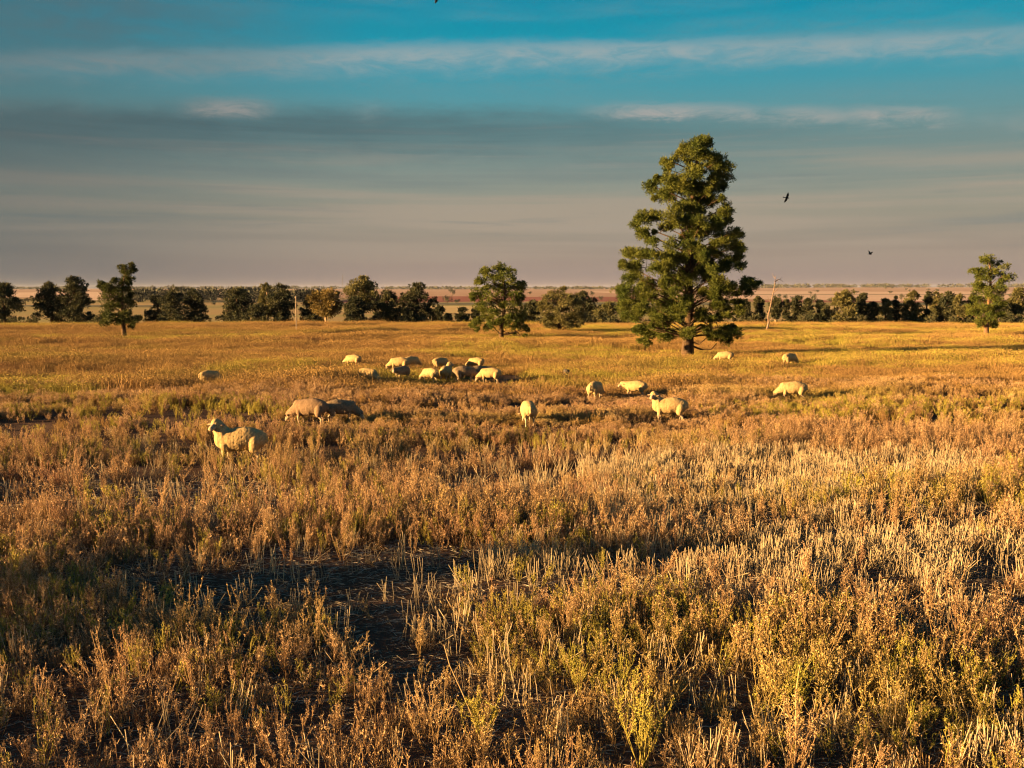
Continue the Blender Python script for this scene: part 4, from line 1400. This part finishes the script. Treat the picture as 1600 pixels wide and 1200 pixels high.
def cover(name, protos, n, y0, y1, label, margin=3.0):
    x, y = frustum_points(n, y0, y1, rng, margin)
    g = vn1(x / 9 + 40, y / 2.2 + 40) * 0.6 + vn2(x / 3.4 + 60, y / 1.1 + 60) * 0.4
    dens = (0.10 + 0.90 * smooth(0.30, 0.48, g))
    if y0 < 30:
        dens = np.minimum(dens, weed_density(x, y) + 0.25 * smooth(26, 40, y))
    for e in ((1520, 625, 150, 12), (240, 655, 230, 14), (560, 690, 110, 9)):
        px, py = to_pix(x, y)
        dens *= 0.15 + 0.85 * smooth(0.5, 1.2, ell(px, py, e))
    keep = rng.random(n) < dens
    x, y = x[keep], y[keep]
    n = len(x)
    s = hscale(x, y) * rng.uniform(0.75, 1.2, n)
    if name == 'grass_far':
        s *= 0.55 + 0.75 * vn1(x / 11 + 5, y / 4 + 5)
    for (qx, qy, qh) in SHEEP_XY:                              # grazed shorter round each sheep
        s = s * (0.55 + 0.45 * smooth(0.7, 1.3, np.hypot(x - qx, (y - qy + 0.8) * 0.6)))
    sv = np.stack([np.maximum(s, 0.8), np.maximum(s, 0.8), s], 1)
    rot = np.stack([rng.normal(size=n) * 0.08, rng.normal(size=n) * 0.08, rng.uniform(0, 6.28, n)], 1)
    ix = rng.integers(0, len(protos), n)
    gp = vn2(x / 9 + 11, y / 5 + 17)
    ix = np.where((ix % 4 == 1) & (gp < 0.5), (ix + 1) % len(protos), ix)
    ix = np.where((ix % 4 == 2) & (gp > 0.62), (ix - 1) % len(protos), ix)
    scatter(name, protos, np.stack([x, y, terrain(x, y)], 1), rot, sv, ix, label, 'weeds')


cover('weeds_middle', mid_protos, 10500, 20.5, 33.0, 'dry weeds and grass in the middle of the field among the sheep')
cover('grass_far', far_protos, 33000, 29.0, 90.0, 'golden dry grass on the far part of the paddock up to its edge', 6.0)

# stubble: pale cut straw in drill rows
stub = [stubble_mb(700 + k, int(rng.integers(5, 11)), 0.30, 0.045) for k in range(10)]
stub_mesh = [b.mesh('stubble_tuft', M['straw']) for b in stub]
x, y = frustum_points(30000, 5.0, 21.0, rng, 1.5)
row = 0.36
ca, sa = math.cos(0.06), math.sin(0.06)
u, v = x * ca + y * sa, -x * sa + y * ca
v = np.round(v / row) * row + rng.normal(size=len(x)) * 0.025
x, y = u * ca - v * sa, u * sa + v * ca
px, py = to_pix(x, y)
dens = (0.035 + 0.06 * smooth(500, 1000, px)) * smooth(22, 14, y)
patch = vn3(x / 0.8 + 15, y / 0.5 + 15)
for e in STUB_PX:
    dens = np.maximum(dens, 0.60 * e[4] * smooth(1.15, 0.6, ell(px, py, e)) * smooth(0.36, 0.56, patch))
keep = rng.random(len(x)) < dens
x, y = x[keep], y[keep]
n = len(x)
s = rng.uniform(0.75, 1.2, n)
z = terrain(x, y)
rot = np.stack([rng.normal(size=n) * 0.07, rng.normal(size=n) * 0.09, rng.normal(size=n) * 0.3 + np.where(rng.random(n) < 0.5, 0, math.pi)], 1)
ix = rng.integers(0, 10, n)
px, py = to_pix(x, y, 0.25)
seen = (px > 10) & (px < 1590) & (py < 1180)
order = np.argsort(np.where(seen, y, 1e9))[:200]
solo = np.zeros(n, bool)
solo[order] = True
for i in order:
    o = link('stubble_tuft', stub_mesh[ix[i]], None, (x[i], y[i], z[i]))
    o.rotation_euler = rot[i]
    o.scale = (s[i],) * 3
    where = 'left third' if px[i] < 533 else ('middle third' if px[i] < 1066 else 'right third')
    tag(o, 'tuft of pale cut straw among the closest weeds, in the %s of the photo' % where, 'stubble', 'stubble tufts closest to the camera')
c = ~solo
scatter('stubble', stub_mesh, np.stack([x[c], y[c], z[c]], 1), rot[c], np.repeat(s[c][:, None], 3, 1), ix[c], 'rows of pale cut straw stubble across the right of the field', 'stubble')


def litter():
    rs = np.random.default_rng(900)
    n = 60000
    x, y = frustum_points(n, 5.0, 16.0, rs, 1.0)
    b = MB()
    a = rs.normal(size=n) * 0.9
    p = np.stack([x, y, terrain(x, y) + rs.uniform(0.008, 0.03, n)], 1)
    d = np.stack([np.cos(a), np.sin(a), rs.normal(size=n) * 0.10], 1)
    b.shards(p, d, rs.uniform(0.03, 0.16, n) + (rs.random(n) < 0.1) * 0.12, rs.uniform(0.004, 0.009, n), rs)
    tag(link('straw_litter', b.mesh('straw_litter', M['litter'])), 'fallen straw pieces lying on the bare dark soil', 'litter', None, 'stuff')


litter()

# three plants that stand out in front
rs = np.random.default_rng(950)


def hero(px, py, hgt, green, label, stalk=None, seed=1, stems=10, spread=0.2):
    p = ground(px, py)
    o = link('weed_plant', None, None, (p[0], p[1], float(terrain(p[0], p[1]))))
    tag(o, label, 'weed')
    st, sd, ms, ml = weed_proto(seed, hgt, stems, spread, 22, green)
    link('stalk', st.mesh('stalk', ms), o)['kind'] = 'stuff'
    link('seed_head', sd.mesh('seed_head', ml), o)['kind'] = 'stuff'
    if stalk:
        b = MB()
        for pts, r in stalk:
            b.tube(np.array(pts), np.linspace(r, r * 0.5, len(pts)), 5)
        s = link('bare_stalk', b.mesh('bare_stalk', M['weed_seed']), o)
        s['label'] = 'bare orange stalk leaning out of the plant'


hero(748, 1165, 0.50, True, 'green-leaved weed with a long bare orange stalk leaning left out of it', [([(0, 0, 0), (-0.03, 0, 0.2), (-0.12, 0, 0.42), (-0.20, 0, 0.60), (-0.24, 0.02, 0.74)], 0.007), ([(0, 0, 0.0), (0.08, 0, 0.14), (0.17, 0, 0.30), (0.19, 0, 0.46)], 0.005)], 951)
hero(1003, 1195, 0.62, True, 'bright yellow-green upright weed at the bottom edge right of centre', None, 952, 11, 0.16)
hero(1240, 1215, 0.72, False, 'tall orange weed with long straight glowing stalk at the bottom edge', [([(0, 0, 0), (0.01, 0, 0.3), (0.0, 0, 0.6), (0.02, 0, 0.78)], 0.007), ([(0.03, 0, 0), (0.1, 0, 0.3), (0.13, 0, 0.55)], 0.005)], 953, 9, 0.2)


# ------------------------------------------------------------------ thin dusty air
def build_haze():
    x0, x1, y0, y1, z0, z1 = -9200, 9200, -75, 9150, -9.0, 27.0
    v = [(x, y, z) for z in (z0, z1) for y in (y0, y1) for x in (x0, x1)]
    f = [(0, 2, 1), (1, 2, 3), (4, 5, 6), (5, 7, 6), (0, 1, 4), (1, 5, 4), (2, 6, 3), (3, 6, 7), (0, 4, 2), (2, 4, 6), (1, 3, 5), (3, 7, 5)]
    b = MB()
    b.add(v, f)
    m, N = material('dusty_air')
    pv = N.n('ShaderNodeVolumePrincipled')
    pv.inputs['Color'].default_value = (0.72, 0.76, 0.88, 1)
    pv.inputs['Density'].default_value = HAZE
    pv.inputs['Anisotropy'].default_value = 0.0
    out = N.n('ShaderNodeOutputMaterial')
    N.t.links.new(pv.outputs[0], out.inputs['Volume'])
    tag(link('haze', b.mesh('haze', m)), 'thin dusty evening air over the whole plain', 'haze', None, 'stuff')


HAZE = 0.000025
build_haze()
